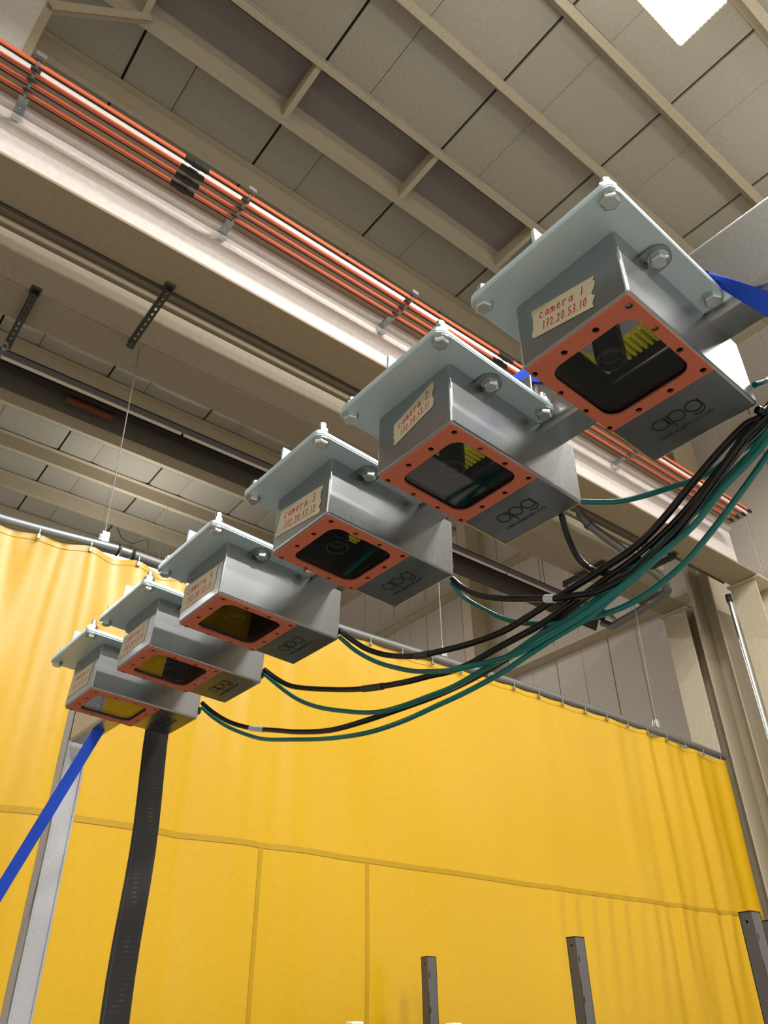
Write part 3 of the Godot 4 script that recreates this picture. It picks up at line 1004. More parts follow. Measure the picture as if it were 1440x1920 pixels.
func stroke(st: SurfaceTool, pts: Array, w: float, y := 0.0, thick := 0.0004) -> void:
	# a printed line of width w lying in the plane of x and z, facing down
	var n := pts.size()
	var L := []
	var R := []
	for i in n:
		var t: Vector2 = (pts[mini(i + 1, n - 1)] - pts[maxi(i - 1, 0)]).normalized()
		var s := Vector2(-t.y, t.x) * w * 0.5
		L.append(pts[i] + s)
		R.append(pts[i] - s)
	for i in n - 1:
		quad(st, Vector3(L[i].x, y - thick, L[i].y), Vector3(R[i].x, y - thick, R[i].y), Vector3(R[i + 1].x, y - thick, R[i + 1].y), Vector3(L[i + 1].x, y - thick, L[i + 1].y), Vector3.DOWN)

func arc(c: Vector2, r: float, a0: float, a1: float, n := 24) -> Array:
	var out := []
	for k in n + 1:
		var a := lerpf(a0, a1, float(k) / n)
		out.append(c + Vector2(cos(a), sin(a)) * r)
	return out

func logo() -> SurfaceTool:
	# three thin round letters; +x is the reading direction and +z the top of the letters
	var st := ST()
	var r := 0.0098
	var w := 0.0019
	var zc := -0.2035
	var xs := [-0.100, -0.0765, -0.0535]
	for x in xs:
		stroke(st, arc(Vector2(x, zc), r, 0, TAU, 36), w)
	stroke(st, [Vector2(xs[0] + r, zc + r), Vector2(xs[0] + r, zc - r)], w)
	stroke(st, [Vector2(xs[1] - r, zc + r), Vector2(xs[1] - r, zc - r - 0.009)], w)
	stroke(st, [Vector2(xs[2] + r, zc + r), Vector2(xs[2] + r, zc - r * 0.7)], w)
	stroke(st, arc(Vector2(xs[2], zc - r * 0.7), r, 0, -2.5, 18), w)
	return st

const GLYPH := {
	"c": [[[0.75, 0.55], [0.45, 0.65], [0.2, 0.4], [0.25, 0.08], [0.55, 0.0], [0.8, 0.12]]],
	"a": [[[0.75, 0.55], [0.4, 0.6], [0.18, 0.3], [0.35, 0.02], [0.65, 0.2], [0.75, 0.58], [0.8, 0.0]]],
	"m": [[[0.1, 0.0], [0.15, 0.6], [0.2, 0.4], [0.38, 0.62], [0.45, 0.02], [0.5, 0.45], [0.7, 0.62], [0.8, 0.0]]],
	"e": [[[0.2, 0.3], [0.7, 0.38], [0.6, 0.62], [0.3, 0.55], [0.2, 0.2], [0.45, 0.0], [0.8, 0.1]]],
	"r": [[[0.2, 0.0], [0.25, 0.6], [0.28, 0.4], [0.5, 0.62], [0.75, 0.55]]],
	"0": [[[0.5, 1.0], [0.2, 0.75], [0.15, 0.3], [0.4, 0.0], [0.72, 0.25], [0.75, 0.7], [0.5, 1.0]]],
	"1": [[[0.5, 1.0], [0.42, 0.0]]],
	"2": [[[0.15, 0.75], [0.4, 1.0], [0.7, 0.8], [0.5, 0.4], [0.1, 0.02], [0.8, 0.05]]],
	"3": [[[0.2, 0.9], [0.55, 1.0], [0.7, 0.78], [0.4, 0.55], [0.72, 0.35], [0.55, 0.02], [0.15, 0.1]]],
	"4": [[[0.25, 1.0], [0.15, 0.5], [0.75, 0.5]], [[0.65, 0.95], [0.6, 0.0]]],
	"5": [[[0.75, 1.0], [0.3, 0.95], [0.25, 0.6], [0.6, 0.55], [0.7, 0.2], [0.4, 0.0], [0.12, 0.1]]],
	"6": [[[0.65, 1.0], [0.3, 0.6], [0.2, 0.2], [0.45, 0.0], [0.7, 0.2], [0.5, 0.45], [0.22, 0.3]]],
	"7": [[[0.12, 0.95], [0.75, 1.0], [0.35, 0.0]], [[0.25, 0.5], [0.7, 0.52]]],
	".": [[[0.35, 0.0], [0.42, 0.06]]],
}

func tape_picture(lines: Array, ink: Color, seed_: int) -> ImageTexture:
	var w := 420
	var h := 210
	var im := Image.create(w, h, false, Image.FORMAT_RGB8)
	var rng := RandomNumberGenerator.new()
	rng.seed = seed_
	for y in h:
		for x in w:
			var v := 1.0 - 0.035 * rng.randf() - 0.03 * (0.5 + 0.5 * sin(x * 0.9 + 2.0 * sin(y * 0.05)))
			im.set_pixel(x, y, Color(0.79 * v, 0.75 * v, 0.64 * v))
	for row in lines.size():
		var text: String = lines[row]
		var size := 60.0 if row == 0 else 54.0
		var px := 50.0 + 26.0 * row
		var base := 88.0 if row == 0 else 176.0
		for ch in text:
			var adv := size * (0.25 if ch == "." else (0.36 if ch == "1" else (0.47 if row == 1 else 0.60)))
			if GLYPH.has(ch):
				for line in GLYPH[ch]:
					for i in line.size() - 1:
						var p := Vector2(px + line[i][0] * adv, base - line[i][1] * size + rng.randf_range(-2, 2))
						var q := Vector2(px + line[i + 1][0] * adv, base - line[i + 1][1] * size + rng.randf_range(-2, 2))
						var n := int(p.distance_to(q)) + 1
						for k in n + 1:
							var c := p.lerp(q, float(k) / n)
							for dy in range(-3, 4):
								for dx in range(-3, 4):
									if dx * dx + dy * dy > 9:
										continue
									var ix := int(c.x) + dx
									var iy := int(c.y) + dy
									if ix >= 0 and iy >= 0 and ix < w and iy < h:
										im.set_pixel(ix, iy, ink)
			px += adv + 4.0
	return ImageTexture.create_from_image(im)

func tape(q: Array, seed_: int) -> SurfaceTool:
	# a torn strip of masking tape on the face z = 0: corners top left, top right, bottom right, bottom left
	var st := ST()
	var rng := RandomNumberGenerator.new()
	rng.seed = seed_ * 7 + 1
	var n := 9
	var rows := []
	for j in n + 1:
		var v := float(j) / n
		var l: Vector2 = q[0].lerp(q[3], v)
		var r: Vector2 = q[1].lerp(q[2], v)
		var wide := r.x - l.x
		var cut := rng.randf_range(-0.001, 0.0025)
		var torn := rng.randf_range(-0.004, 0.002)
		var dir := (r - l) / wide
		rows.append([l + dir * cut, r + dir * torn, cut / wide, 1.0 + torn / wide])
	for j in n:
		var a: Vector2 = rows[j][0]
		var b: Vector2 = rows[j][1]
		var c: Vector2 = rows[j + 1][1]
		var d: Vector2 = rows[j + 1][0]
		var ps := [a, b, c, a, c, d]
		var ua := Vector2(rows[j][2], float(j) / n)
		var ub := Vector2(rows[j][3], float(j) / n)
		var uc := Vector2(rows[j + 1][3], float(j + 1) / n)
		var ud := Vector2(rows[j + 1][2], float(j + 1) / n)
		var uv := [ua, ub, uc, ua, uc, ud]
		for k in 6:
			vtx(st, Vector3(ps[k].x, ps[k].y, 0.0006), Vector3(0, 0, 1), uv[k])
	return st

func camera_row() -> void:
	var ordinal := ["front", "second", "third", "fourth", "fifth", "last"]
	var body := enclosure_body().commit()
	var gs := ST()
	frame_sheet(gs, -0.1472, -0.0028, -0.0028, -0.1655, -0.0028, -0.0002, 0.0042, 0.0008)
	var gasket := gs.commit()
	var pane := bx(Vector3(-0.138, 0.002, -0.152), Vector3(-0.012, 0.005, -0.0215)).commit()
	var lining := ST()
	box(lining, Vector3(-0.147, 0.1005, -0.257), Vector3(-0.003, 0.1025, -0.003))
	box(lining, Vector3(-0.147, 0.003, -0.2575), Vector3(-0.003, 0.1, -0.2555))
	box(lining, Vector3(-0.0040, 0.003, -0.2575), Vector3(-0.0030, 0.1, -0.003))
	box(lining, Vector3(-0.147, 0.003, -0.0040), Vector3(-0.003, 0.1, -0.0030))
	box(lining, Vector3(-0.147, 0.003, -0.2575), Vector3(-0.1460, 0.1, -0.003))
	var lin := lining.commit()
	var lg := logo().commit()
	var tm := TextMesh.new()
	tm.text = "www.apgvision.com"
	var sf := SystemFont.new()
	sf.font_names = PackedStringArray(["Droid Sans"])
	tm.font = sf
	tm.font_size = 32
	tm.pixel_size = 0.000262
	tm.depth = 0.0006
	tm.curve_step = 2.0
	var tab := []
	for s in [[0.0, 1.0], [-0.15, -1.0]]:
		var tabs := ST()
		var prev := []
		for k in 17:
			var a := -PI / 2 + PI * k / 16
			prev.append(Vector2(s[0] + s[1] * (0.010 + 0.0175 * cos(a)), -0.066 + 0.0175 * sin(a)))
		prev.push_front(Vector2(s[0] - s[1] * 0.001, -0.0835))
		prev.append(Vector2(s[0] - s[1] * 0.001, -0.0485))
		for k in prev.size():
			var p: Vector2 = prev[k]
			var n: Vector2 = prev[(k + 1) % prev.size()]
			for e in [[0.1013, -1.0], [0.1045, 1.0]]:
				tri(tabs, Vector3(s[0], e[0], -0.066), Vector3(p.x, e[0], p.y), Vector3(n.x, e[0], n.y), Vector3(0, e[1], 0))
			var mid := (p + n) * 0.5 - Vector2(s[0], -0.066)
			quad(tabs, Vector3(p.x, 0.1013, p.y), Vector3(n.x, 0.1013, n.y), Vector3(n.x, 0.1045, n.y), Vector3(p.x, 0.1045, p.y), Vector3(mid.x, 0, mid.y))
		tab.append(tabs.commit())
	var gl := ST()
	for x in [-0.02, -0.05]:
		lathe(gl, [Vector2(0.0001, -0.006), Vector2(0.009, -0.006), Vector2(0.011, 0.0), Vector2(0.011, 0.006), Vector2(0.008, 0.012), Vector2(0.0001, 0.012)], 12, Transform3D(Basis(Vector3(1, 0, 0), -PI / 2), Vector3(x, 0.028, -0.2604)))
	var gland := gl.commit()
	var b1 := ST()
	hexhead(b1, Vector3(0, 0, 0), 0.0112, 0.0085, 0.25)
	var bolt := b1.commit()
	var stud := ST()
	tube(stud, [Vector3(0, 0.012, 0), Vector3(0, 0.034, 0)], 0.0062, 10)
	lathe(stud, [Vector2(0.0112, 0.012), Vector2(0.0112, 0.021), Vector2(0.006, 0.021)], 6, Transform3D.IDENTITY, true)
	var stm := stud.commit()
	var lower := ST()
	rplate(lower, -0.183, 0.0335, -0.1815, 0.051, 0.1056, 0.1086, 0.011)
	var upper := ST()
	rplate(upper, -0.183, 0.0335, -0.1815, 0.051, 0.1089, 0.1169, 0.011)
	var rib := bx(Vector3(-0.080, 0.1169, -0.185), Vector3(-0.074, 0.151, 0.045), 0.001).commit()
	var endp := bx(Vector3(-0.15, 0.117, -0.1849), Vector3(-0.004, 0.21, -0.179), 0.001).commit()
	var lo := lower.commit()
	var up := upper.commit()
	var quads := [
		[Vector2(-0.1255, 0.0800), Vector2(-0.0335, 0.0585), Vector2(-0.0440, 0.0130), Vector2(-0.1290, 0.0330)],
		[Vector2(-0.1150, 0.0700), Vector2(-0.0300, 0.0960), Vector2(-0.0310, 0.0500), Vector2(-0.1130, 0.0300)],
		[Vector2(-0.1340, 0.0780), Vector2(-0.0170, 0.0620), Vector2(-0.0200, 0.0110), Vector2(-0.1450, 0.0280)],
		[Vector2(-0.1470, 0.0760), Vector2(-0.0180, 0.0660), Vector2(-0.0240, 0.0180), Vector2(-0.1480, 0.0200)],
		[Vector2(-0.1440, 0.0700), Vector2(-0.0220, 0.0700), Vector2(-0.0260, 0.0200), Vector2(-0.1480, 0.0200)],
		[Vector2(-0.1400, 0.0740), Vector2(-0.0240, 0.0680), Vector2(-0.0280, 0.0200), Vector2(-0.1460, 0.0200)]]
	var cam := vision_parts()
	for i in 6:
		var e := thing("camera_enclosure", "galvanised camera enclosure with orange gasket, %s" % ["nearest and largest, taped camera 1", "taped camera 2, second in the row", "taped camera 3, third in the row", "taped camera 4, fourth in the row", "fifth in the row, before the smallest", "last and smallest, above the blue strap"][i], "enclosure", Vector3.ZERO, "row of camera enclosures")
		e.transform = row_xf(i)
		var at := Transform3D(Basis.IDENTITY, SH)
		obj("body", body, M.galvanised, e, at)
		var g := obj("gasket", gasket, M.gasket, e, at)
		g.set_meta("label", "orange rubber gasket with twelve holes")
		obj("window_glass", pane, M.window_glass, e, at)
		obj("lining", lin, M.black_lining, e, at)
		for tb in tab:
			obj("mounting_tab", tb, M.galvanised, e, at)
		for s in [[0.0125, 0.9], [-0.1625, 0.2]]:
			obj("tab_bolt", bolt, M.bolt_zinc, e, at * Transform3D(Basis(Vector3.UP, s[1]), Vector3(s[0], 0.1013, -0.066)))
		obj("cable_gland", gland, M.lens_black, e, at)
		obj("logo", lg, M.ink_black, e, at)
		obj("web_address", tm, M.ink_black, e, at * Transform3D(Basis(Vector3(1, 0, 0), Vector3(0, 0, 1), Vector3(0, -1, 0)), Vector3(-0.0778, 0.0, -0.2268)))
		var tmat := StandardMaterial3D.new()
		tmat.resource_name = "masking_tape"
		tmat.roughness = 0.75
		tmat.albedo_texture = tape_picture(["camera %d" % (i + 1), "172.20.53.1%d" % i], Color(0.66, 0.10, 0.10), i + 3)
		var tp := obj("tape_label", tape(quads[i], i + 1), tmat, e, at)
		tp.set_meta("label", "masking tape with red handwriting")
		var p := thing("mounting_plate", "zinc plated mounting plate bolted above %s" % ["the nearest enclosure", "the second enclosure, camera 2", "the third enclosure, camera 3", "the fourth enclosure, camera 4", "the fifth enclosure of the row", "the last, smallest enclosure"][i], "mounting plate", Vector3.ZERO, "mounting plates of the enclosures")
		p.transform = row_xf(i)
		obj("lower_plate", lo, M.zinc_plate, p, at)
		obj("upper_plate", up, M.zinc_plate, p, at)
		obj("rib", rib, M.zinc_plate, p, at)
		obj("end_plate", endp, M.alu, p, at)
		var k := 0
		for s in [[-0.170, 0.036], [0.021, 0.036], [0.021, -0.167], [-0.170, -0.167]]:
			var pl := at * Transform3D(Basis(Vector3.UP, 0.4 * k + i), Vector3(s[0], 0.1056, s[1]))
			obj("bolt", bolt, M.bolt_zinc, p, pl)
			obj("stud_nut", stm, M.bolt_zinc, p, pl)
			k += 1
		var v := thing("vision_camera", "yellow finned industrial camera with black lens inside %s" % ["the nearest enclosure", "the second enclosure", "the third enclosure", "the fourth enclosure", "the fifth enclosure", "the last, smallest enclosure"][i], "camera", Vector3.ZERO, "cameras in the enclosures")
		v.transform = row_xf(i)
		obj("housing", cam[0], M.yellow_housing, v, at)
		obj("face_plate", cam[1], M.face_grey, v, at)
		var ln := obj("lens", cam[2], M.lens_black, v, at)
		obj("front_ring", cam[3], M.lens_grey, ln)
		obj("front_glass", cam[4], M.black_gloss, ln)
		obj("connector", cam[5], M.black_gloss, v, at)
	# the aluminium beam they hang from and its post at the far end
	var bm := thing("support_beam", "long aluminium channel beam carrying the row of enclosures", "beam", ROW, "", RB)
	var prof := [Vector2(-0.235, 0.098), Vector2(-0.193, 0.098), Vector2(-0.1884, 0.0998), Vector2(-0.1860, 0.1035), Vector2(-0.185, 0.108), Vector2(-0.185, 0.222), Vector2(-0.1860, 0.2265), Vector2(-0.1884, 0.2302), Vector2(-0.193, 0.232), Vector2(-0.235, 0.232), Vector2(-0.235, 0.225), Vector2(-0.192, 0.225), Vector2(-0.192, 0.105), Vector2(-0.235, 0.105)]
	var bs := ST()
	channel(bs, prof, -2.035, 1.6)
	obj("channel", bs, M.alu, bm)
	var po := thing("support_post", "upright aluminium channel post under the far end of the beam", "post", Vector3(-2.087, 0, -0.128))
	var ps := ST()
	box(ps, Vector3(-0.032, 0, -0.006), Vector3(0.032, 2.52, 0), 0.002)
	box(ps, Vector3(0.026, 0, -0.060), Vector3(0.032, 2.52, 0), 0.002)
	box(ps, Vector3(-0.032, 0, -0.060), Vector3(-0.026, 2.52, 0), 0.002)
	obj("channel", ps, M.alu_matte, po)
	var ll := ST()
	box(ll, Vector3(0.032, 0, -0.008), Vector3(0.035, 2.3, -0.002), 0.001)
	box(ll, Vector3(0.032, 0, -0.060), Vector3(0.035, 2.3, -0.054), 0.001)
	obj("edge_lip", ll, M.alu_matte, po)

func channel(st: SurfaceTool, prof: Array, x0: float, x1: float) -> void:
	# an open profile in z and y drawn out along x; rounded corners keep smooth normals
	var n := prof.size()
	var fn := []
	for k in n:
		var d: Vector2 = prof[(k + 1) % n] - prof[k]
		fn.append(Vector2(-d.y, d.x).normalized())
	# outward side: test against the area sign
	var area := 0.0
	for k in n:
		area += prof[k].cross(prof[(k + 1) % n])
	var sg := 1.0 if area < 0 else -1.0
	for k in n:
		var a: Vector2 = prof[k]
		var b: Vector2 = prof[(k + 1) % n]
		var f: Vector2 = fn[k] * sg
		var na := f
		var nb := f
		if k in range(1, 9):
			na = (f + fn[k - 1] * sg).normalized() if (f).dot(fn[k - 1] * sg) > 0.5 else f
			nb = (f + fn[(k + 1) % n] * sg).normalized() if (f).dot(fn[(k + 1) % n] * sg) > 0.5 else f
			if (b - a).length() > 0.02:
				na = f
				nb = f
		sq(st, [Vector3(x0, a.y, a.x), Vector3(x1, a.y, a.x), Vector3(x1, b.y, b.x), Vector3(x0, b.y, b.x)], [Vector3(0, na.y, na.x), Vector3(0, na.y, na.x), Vector3(0, nb.y, nb.x), Vector3(0, nb.y, nb.x)])
	var idx := Geometry2D.triangulate_polygon(PackedVector2Array(prof))
	for e in [[x0, -1.0], [x1, 1.0]]:
		for k in range(0, idx.size(), 3):
			tri(st, Vector3(e[0], prof[idx[k]].y, prof[idx[k]].x), Vector3(e[0], prof[idx[k + 1]].y, prof[idx[k + 1]].x), Vector3(e[0], prof[idx[k + 2]].y, prof[idx[k + 2]].x), Vector3(e[1], 0, 0))

func vision_parts() -> Array:
	var h := ST()
	box(h, Vector3(-0.129, 0.076, -0.122), Vector3(-0.030, 0.100, -0.006), 0.004)
	box(h, Vector3(-0.129, 0.086, -0.147), Vector3(-0.030, 0.100, -0.12), 0.003)
	for k in 12:
		var x := -0.127 + 0.0083 * k
		box(h, Vector3(x, 0.0745, -0.150), Vector3(x + 0.0048, 0.1, -0.112), 0.0012)
	var f := ST()
	rplate(f, -0.122, -0.038, -0.110, -0.012, 0.0725, 0.077, 0.016)
	for s in [[-0.115, -0.1], [-0.046, -0.1], [-0.046, -0.022]]:
		lathe(f, [Vector2(0.0001, 0.0712), Vector2(0.004, 0.0712), Vector2(0.004, 0.073)], 10, Transform3D(Basis.IDENTITY, Vector3(s[0], 0, s[1])))
	var o := Transform3D(Basis.IDENTITY, Vector3(-0.078, 0, -0.077))
	var l := ST()
	lathe(l, [Vector2(0.0176, 0.012), Vector2(0.0176, 0.019), Vector2(0.0182, 0.020), Vector2(0.0182, 0.045), Vector2(0.0165, 0.046), Vector2(0.0165, 0.049), Vector2(0.0175, 0.050), Vector2(0.0175, 0.065), Vector2(0.0155, 0.066), Vector2(0.0155, 0.074)], 32, o)
	lathe(l, [Vector2(0.0128, 0.024), Vector2(0.0150, 0.018), Vector2(0.0158, 0.011)], 32, o)
	for a in [2.4, 2.0]:
		lathe(l, [Vector2(0.0001, -0.002), Vector2(0.002, -0.002), Vector2(0.002, 0.001), Vector2(0.0001, 0.001)], 8, o * Transform3D(Basis(Vector3(0, 1, 0), -a + PI / 2) * Basis(Vector3(1, 0, 0), PI / 2), Vector3(cos(a) * 0.0176, 0.058, sin(a) * 0.0176)))
	var r := ST()
	lathe(r, [Vector2(0.0156, 0.0115), Vector2(0.0160, 0.0100), Vector2(0.0176, 0.0100), Vector2(0.0180, 0.0115), Vector2(0.0176, 0.0135)], 32, o)
	lathe(r, [Vector2(0.0128, 0.0205), Vector2(0.0134, 0.0200), Vector2(0.0140, 0.0205)], 32, o)
	var g := ST()
	lathe(g, [Vector2(0.0001, 0.0200), Vector2(0.0055, 0.0203), Vector2(0.0100, 0.0212), Vector2(0.0132, 0.0230)], 28, o)
	var c := ST()
	box(c, Vector3(-0.070, 0.066, -0.030), Vector3(-0.050, 0.074, -0.018), 0.002)
	box(c, Vector3(-0.118, 0.0695, -0.085), Vector3(-0.108, 0.0735, -0.062), 0.001)
	box(c, Vector3(-0.045, 0.0705, -0.062), Vector3(-0.040, 0.0735, -0.048), 0.001)
	return [h.commit(), f.commit(), l.commit(), r.commit(), g.commit(), c.commit()]

# ------------------------------------------------------------------ cables, straps, racks
func cable(called: String, label: String, pts: Array, r: float, m: Material, sleeves: Array, off: Vector3) -> void:
	var all := pts.duplicate()
	for e in [Vector3(0.10, 2.30, -0.325), Vector3(0.32, 2.44, -0.36), Vector3(0.75, 2.62, -0.42)] if pts.size() > 3 else [Vector3(0.05, 2.27, -0.33), Vector3(0.32, 2.44, -0.36), Vector3(0.75, 2.62, -0.42)]:
		all.append(e + off)
	var path := smooth_path(all, 4)
	var t := thing(called, label, "cable", pts[0], "cables from the enclosures")
	var st := ST()
	var loc := []
	for p in path:
		loc.append(p - pts[0])
	tube(st, loc, r, 12)
	obj("jacket", st, m, t)
	for s in sleeves:
		var n := clampi(int(s[0] * 4), 0, loc.size() - 4)
		var sl := ST()
		tube(sl, [loc[n], loc[n].lerp(loc[n + 1], 0.5), loc[n + 1], loc[n + 2]] if s[2] else [loc[n], loc[n + 1]], r + 0.0012, 12)
		obj("label_sleeve", sl, M.tag_white if s[1] else M.tag_grey, t)

func cables() -> void:
	var V := func(x, y, z): return Vector3(x, y, z)
	var B6 := [V.call(-1.405, 2.238, -0.227), V.call(-1.371, 2.208, -0.242), V.call(-1.316, 2.173, -0.258), V.call(-1.243, 2.142, -0.274), V.call(-1.131, 2.106, -0.276), V.call(-1.047, 2.080, -0.277), V.call(-0.943, 2.055, -0.279), V.call(-0.843, 2.044, -0.282), V.call(-0.730, 2.037, -0.285), V.call(-0.639, 2.033, -0.287), V.call(-0.559, 2.036, -0.290), V.call(-0.479, 2.046, -0.293), V.call(-0.424, 2.058, -0.295), V.call(-0.372, 2.073, -0.297), V.call(-0.322, 2.087, -0.300), V.call(-0.274, 2.098, -0.302), V.call(-0.223, 2.111, -0.304), V.call(-0.174, 2.127, -0.306), V.call(-0.120, 2.155, -0.309), V.call(-0.065, 2.193, -0.313), V.call(-0.017, 2.221, -0.315)]
	var G6 := [V.call(-1.400, 2.225, -0.226), V.call(-1.352, 2.189, -0.234), V.call(-1.284, 2.148, -0.243), V.call(-1.199, 2.108, -0.252), V.call(-1.132, 2.083, -0.253), V.call(-1.031, 2.056, -0.254), V.call(-0.940, 2.033, -0.256), V.call(-0.857, 2.016, -0.258), V.call(-0.781, 2.005, -0.260), V.call(-0.698, 2.001, -0.262), V.call(-0.621, 2.003, -0.264), V.call(-0.561, 2.005, -0.266), V.call(-0.482, 2.012, -0.269), V.call(-0.434, 2.021, -0.271), V.call(-0.378, 2.031, -0.273), V.call(-0.319, 2.039, -0.275), V.call(-0.273, 2.054, -0.278), V.call(-0.228, 2.069, -0.280), V.call(-0.184, 2.086, -0.282), V.call(-0.141, 2.101, -0.284), V.call(-0.097, 2.128, -0.286), V.call(-0.054, 2.156, -0.289), V.call(-0.015, 2.184, -0.292)]
	var B5 := [V.call(-1.132, 2.231, -0.235), V.call(-1.083, 2.192, -0.246), V.call(-1.038, 2.167, -0.258), V.call(-0.932, 2.131, -0.271), V.call(-0.830, 2.100, -0.273), V.call(-0.718, 2.076, -0.275), V.call(-0.650, 2.066, -0.277), V.call(-0.603, 2.058, -0.278), V.call(-0.557, 2.055, -0.279), V.call(-0.488, 2.061, -0.281), V.call(-0.407, 2.067, -0.284), V.call(-0.341, 2.080, -0.287), V.call(-0.284, 2.091, -0.289), V.call(-0.229, 2.103, -0.291), V.call(-0.175, 2.123, -0.294), V.call(-0.130, 2.146, -0.296), V.call(-0.076, 2.180, -0.300), V.call(-0.014, 2.207, -0.303)]
	var G5 := [V.call(-1.130, 2.220, -0.234), V.call(-1.029, 2.142, -0.244), V.call(-0.953, 2.099, -0.255), V.call(-0.862, 2.065, -0.266), V.call(-0.784, 2.041, -0.267), V.call(-0.719, 2.032, -0.269), V.call(-0.656, 2.029, -0.271), V.call(-0.590, 2.027, -0.273), V.call(-0.519, 2.034, -0.275), V.call(-0.464, 2.039, -0.277), V.call(-0.411, 2.049, -0.279), V.call(-0.361, 2.052, -0.281), V.call(-0.322, 2.060, -0.282), V.call(-0.275, 2.073, -0.284), V.call(-0.229, 2.088, -0.287), V.call(-0.175, 2.109, -0.289), V.call(-0.124, 2.128, -0.292), V.call(-0.072, 2.156, -0.295), V.call(-0.019, 2.181, -0.297)]
	var B4 := [V.call(-0.865, 2.222, -0.242), V.call(-0.822, 2.183, -0.250), V.call(-0.790, 2.158, -0.257), V.call(-0.741, 2.132, -0.265), V.call(-0.670, 2.106, -0.266), V.call(-0.604, 2.092, -0.267), V.call(-0.543, 2.082, -0.269), V.call(-0.475, 2.076, -0.270), V.call(-0.410, 2.083, -0.273), V.call(-0.344, 2.092, -0.275), V.call(-0.282, 2.100, -0.277), V.call(-0.227, 2.110, -0.280), V.call(-0.181, 2.129, -0.282), V.call(-0.135, 2.157, -0.285), V.call(-0.082, 2.187, -0.288), V.call(-0.040, 2.205, -0.290), V.call(-0.006, 2.211, -0.291)]
	var G4 := [V.call(-0.863, 2.207, -0.242), V.call(-0.818, 2.164, -0.247), V.call(-0.764, 2.125, -0.252), V.call(-0.715, 2.098, -0.258), V.call(-0.663, 2.074, -0.259), V.call(-0.599, 2.053, -0.260), V.call(-0.568, 2.045, -0.260), V.call(-0.526, 2.038, -0.261), V.call(-0.473, 2.030, -0.262), V.call(-0.434, 2.027, -0.263), V.call(-0.388, 2.032, -0.265), V.call(-0.323, 2.040, -0.267), V.call(-0.276, 2.051, -0.269), V.call(-0.231, 2.064, -0.271), V.call(-0.188, 2.078, -0.273), V.call(-0.137, 2.096, -0.276), V.call(-0.085, 2.129, -0.279), V.call(-0.015, 2.165, -0.283)]
	var B3 := [V.call(-0.554, 2.199, -0.251), V.call(-0.537, 2.177, -0.256), V.call(-0.506, 2.150, -0.261), V.call(-0.457, 2.125, -0.267), V.call(-0.399, 2.101, -0.268), V.call(-0.364, 2.086, -0.268), V.call(-0.327, 2.075, -0.269), V.call(-0.296, 2.067, -0.269), V.call(-0.252, 2.067, -0.271), V.call(-0.230, 2.070, -0.272), V.call(-0.212, 2.078, -0.273), V.call(-0.172, 2.095, -0.275), V.call(-0.132, 2.118, -0.277), V.call(-0.086, 2.152, -0.280), V.call(-0.042, 2.183, -0.283), V.call(-0.005, 2.202, -0.285)]
	var G3 := [V.call(-0.556, 2.192, -0.250), V.call(-0.540, 2.161, -0.262), V.call(-0.507, 2.128, -0.275), V.call(-0.472, 2.100, -0.288), V.call(-0.425, 2.076, -0.288), V.call(-0.378, 2.059, -0.289), V.call(-0.321, 2.046, -0.290), V.call(-0.282, 2.041, -0.291), V.call(-0.243, 2.043, -0.292), V.call(-0.206, 2.052, -0.294), V.call(-0.167, 2.066, -0.295), V.call(-0.128, 2.090, -0.298), V.call(-0.088, 2.117, -0.300), V.call(-0.049, 2.146, -0.303), V.call(-0.033, 2.158, -0.304)]
	var B2 := [V.call(-0.321, 2.208, -0.258), V.call(-0.326, 2.179, -0.270), V.call(-0.324, 2.145, -0.281), V.call(-0.318, 2.127, -0.294), V.call(-0.302, 2.111, -0.293), V.call(-0.279, 2.097, -0.293), V.call(-0.242, 2.093, -0.294), V.call(-0.227, 2.097, -0.295), V.call(-0.196, 2.103, -0.296), V.call(-0.174, 2.109, -0.297), V.call(-0.142, 2.131, -0.299), V.call(-0.106, 2.161, -0.302), V.call(-0.058, 2.199, -0.305), V.call(-0.010, 2.228, -0.308)]
	var G2 := [V.call(-0.284, 2.208, -0.260), V.call(-0.261, 2.202, -0.278), V.call(-0.242, 2.201, -0.296), V.call(-0.209, 2.202, -0.315), V.call(-0.168, 2.193, -0.315), V.call(-0.140, 2.187, -0.316), V.call(-0.108, 2.187, -0.317), V.call(-0.068, 2.194, -0.319), V.call(-0.024, 2.206, -0.321)]
	var B1 := [V.call(-0.014, 2.199, -0.267), V.call(-0.004, 2.205, -0.284)]
	var G1 := [V.call(-0.007, 2.236, -0.269), V.call(-0.003, 2.247, -0.286), V.call(0.002, 2.259, -0.302)]
	var R := 0.0052
	cable("black_cable", "black cable sagging lowest across the yellow curtain, from the last enclosure", B6, R, M.cable_black, [[3.1, true, true]], Vector3(0, 0.005, 0.0))
	cable("black_cable", "black cable from the fifth enclosure", B5, R, M.cable_black, [[4.2, false, true]], Vector3(0, -0.01, 0.012))
	cable("black_cable", "black cable from the fourth enclosure, crossing the curtain rail", B4, R, M.cable_black, [[4.0, false, true]], Vector3(0, 0.0, 0.024))
	cable("black_cable", "black cable from the third enclosure with a white label sleeve", B3, R, M.cable_black, [[4.6, true, true]], Vector3(0, -0.004, 0.03))
	cable("black_cable", "black cable looping down steeply from the second enclosure", B2, R, M.cable_black, [[7.2, true, true], [8.4, true, true]], Vector3(0, 0.012, 0.008))
	cable("black_cable", "short black cable leaving the nearest enclosure", B1, R, M.cable_black, [], Vector3(0, 0.01, 0.02))
	var Q := 0.0042
	cable("green_cable", "teal cable sagging lowest, from the last enclosure", G6, Q, M.cable_green, [], Vector3(0, -0.022, 0.02))
	cable("green_cable", "teal cable from the fifth enclosure", G5, Q, M.cable_green, [], Vector3(0, -0.03, 0.014))
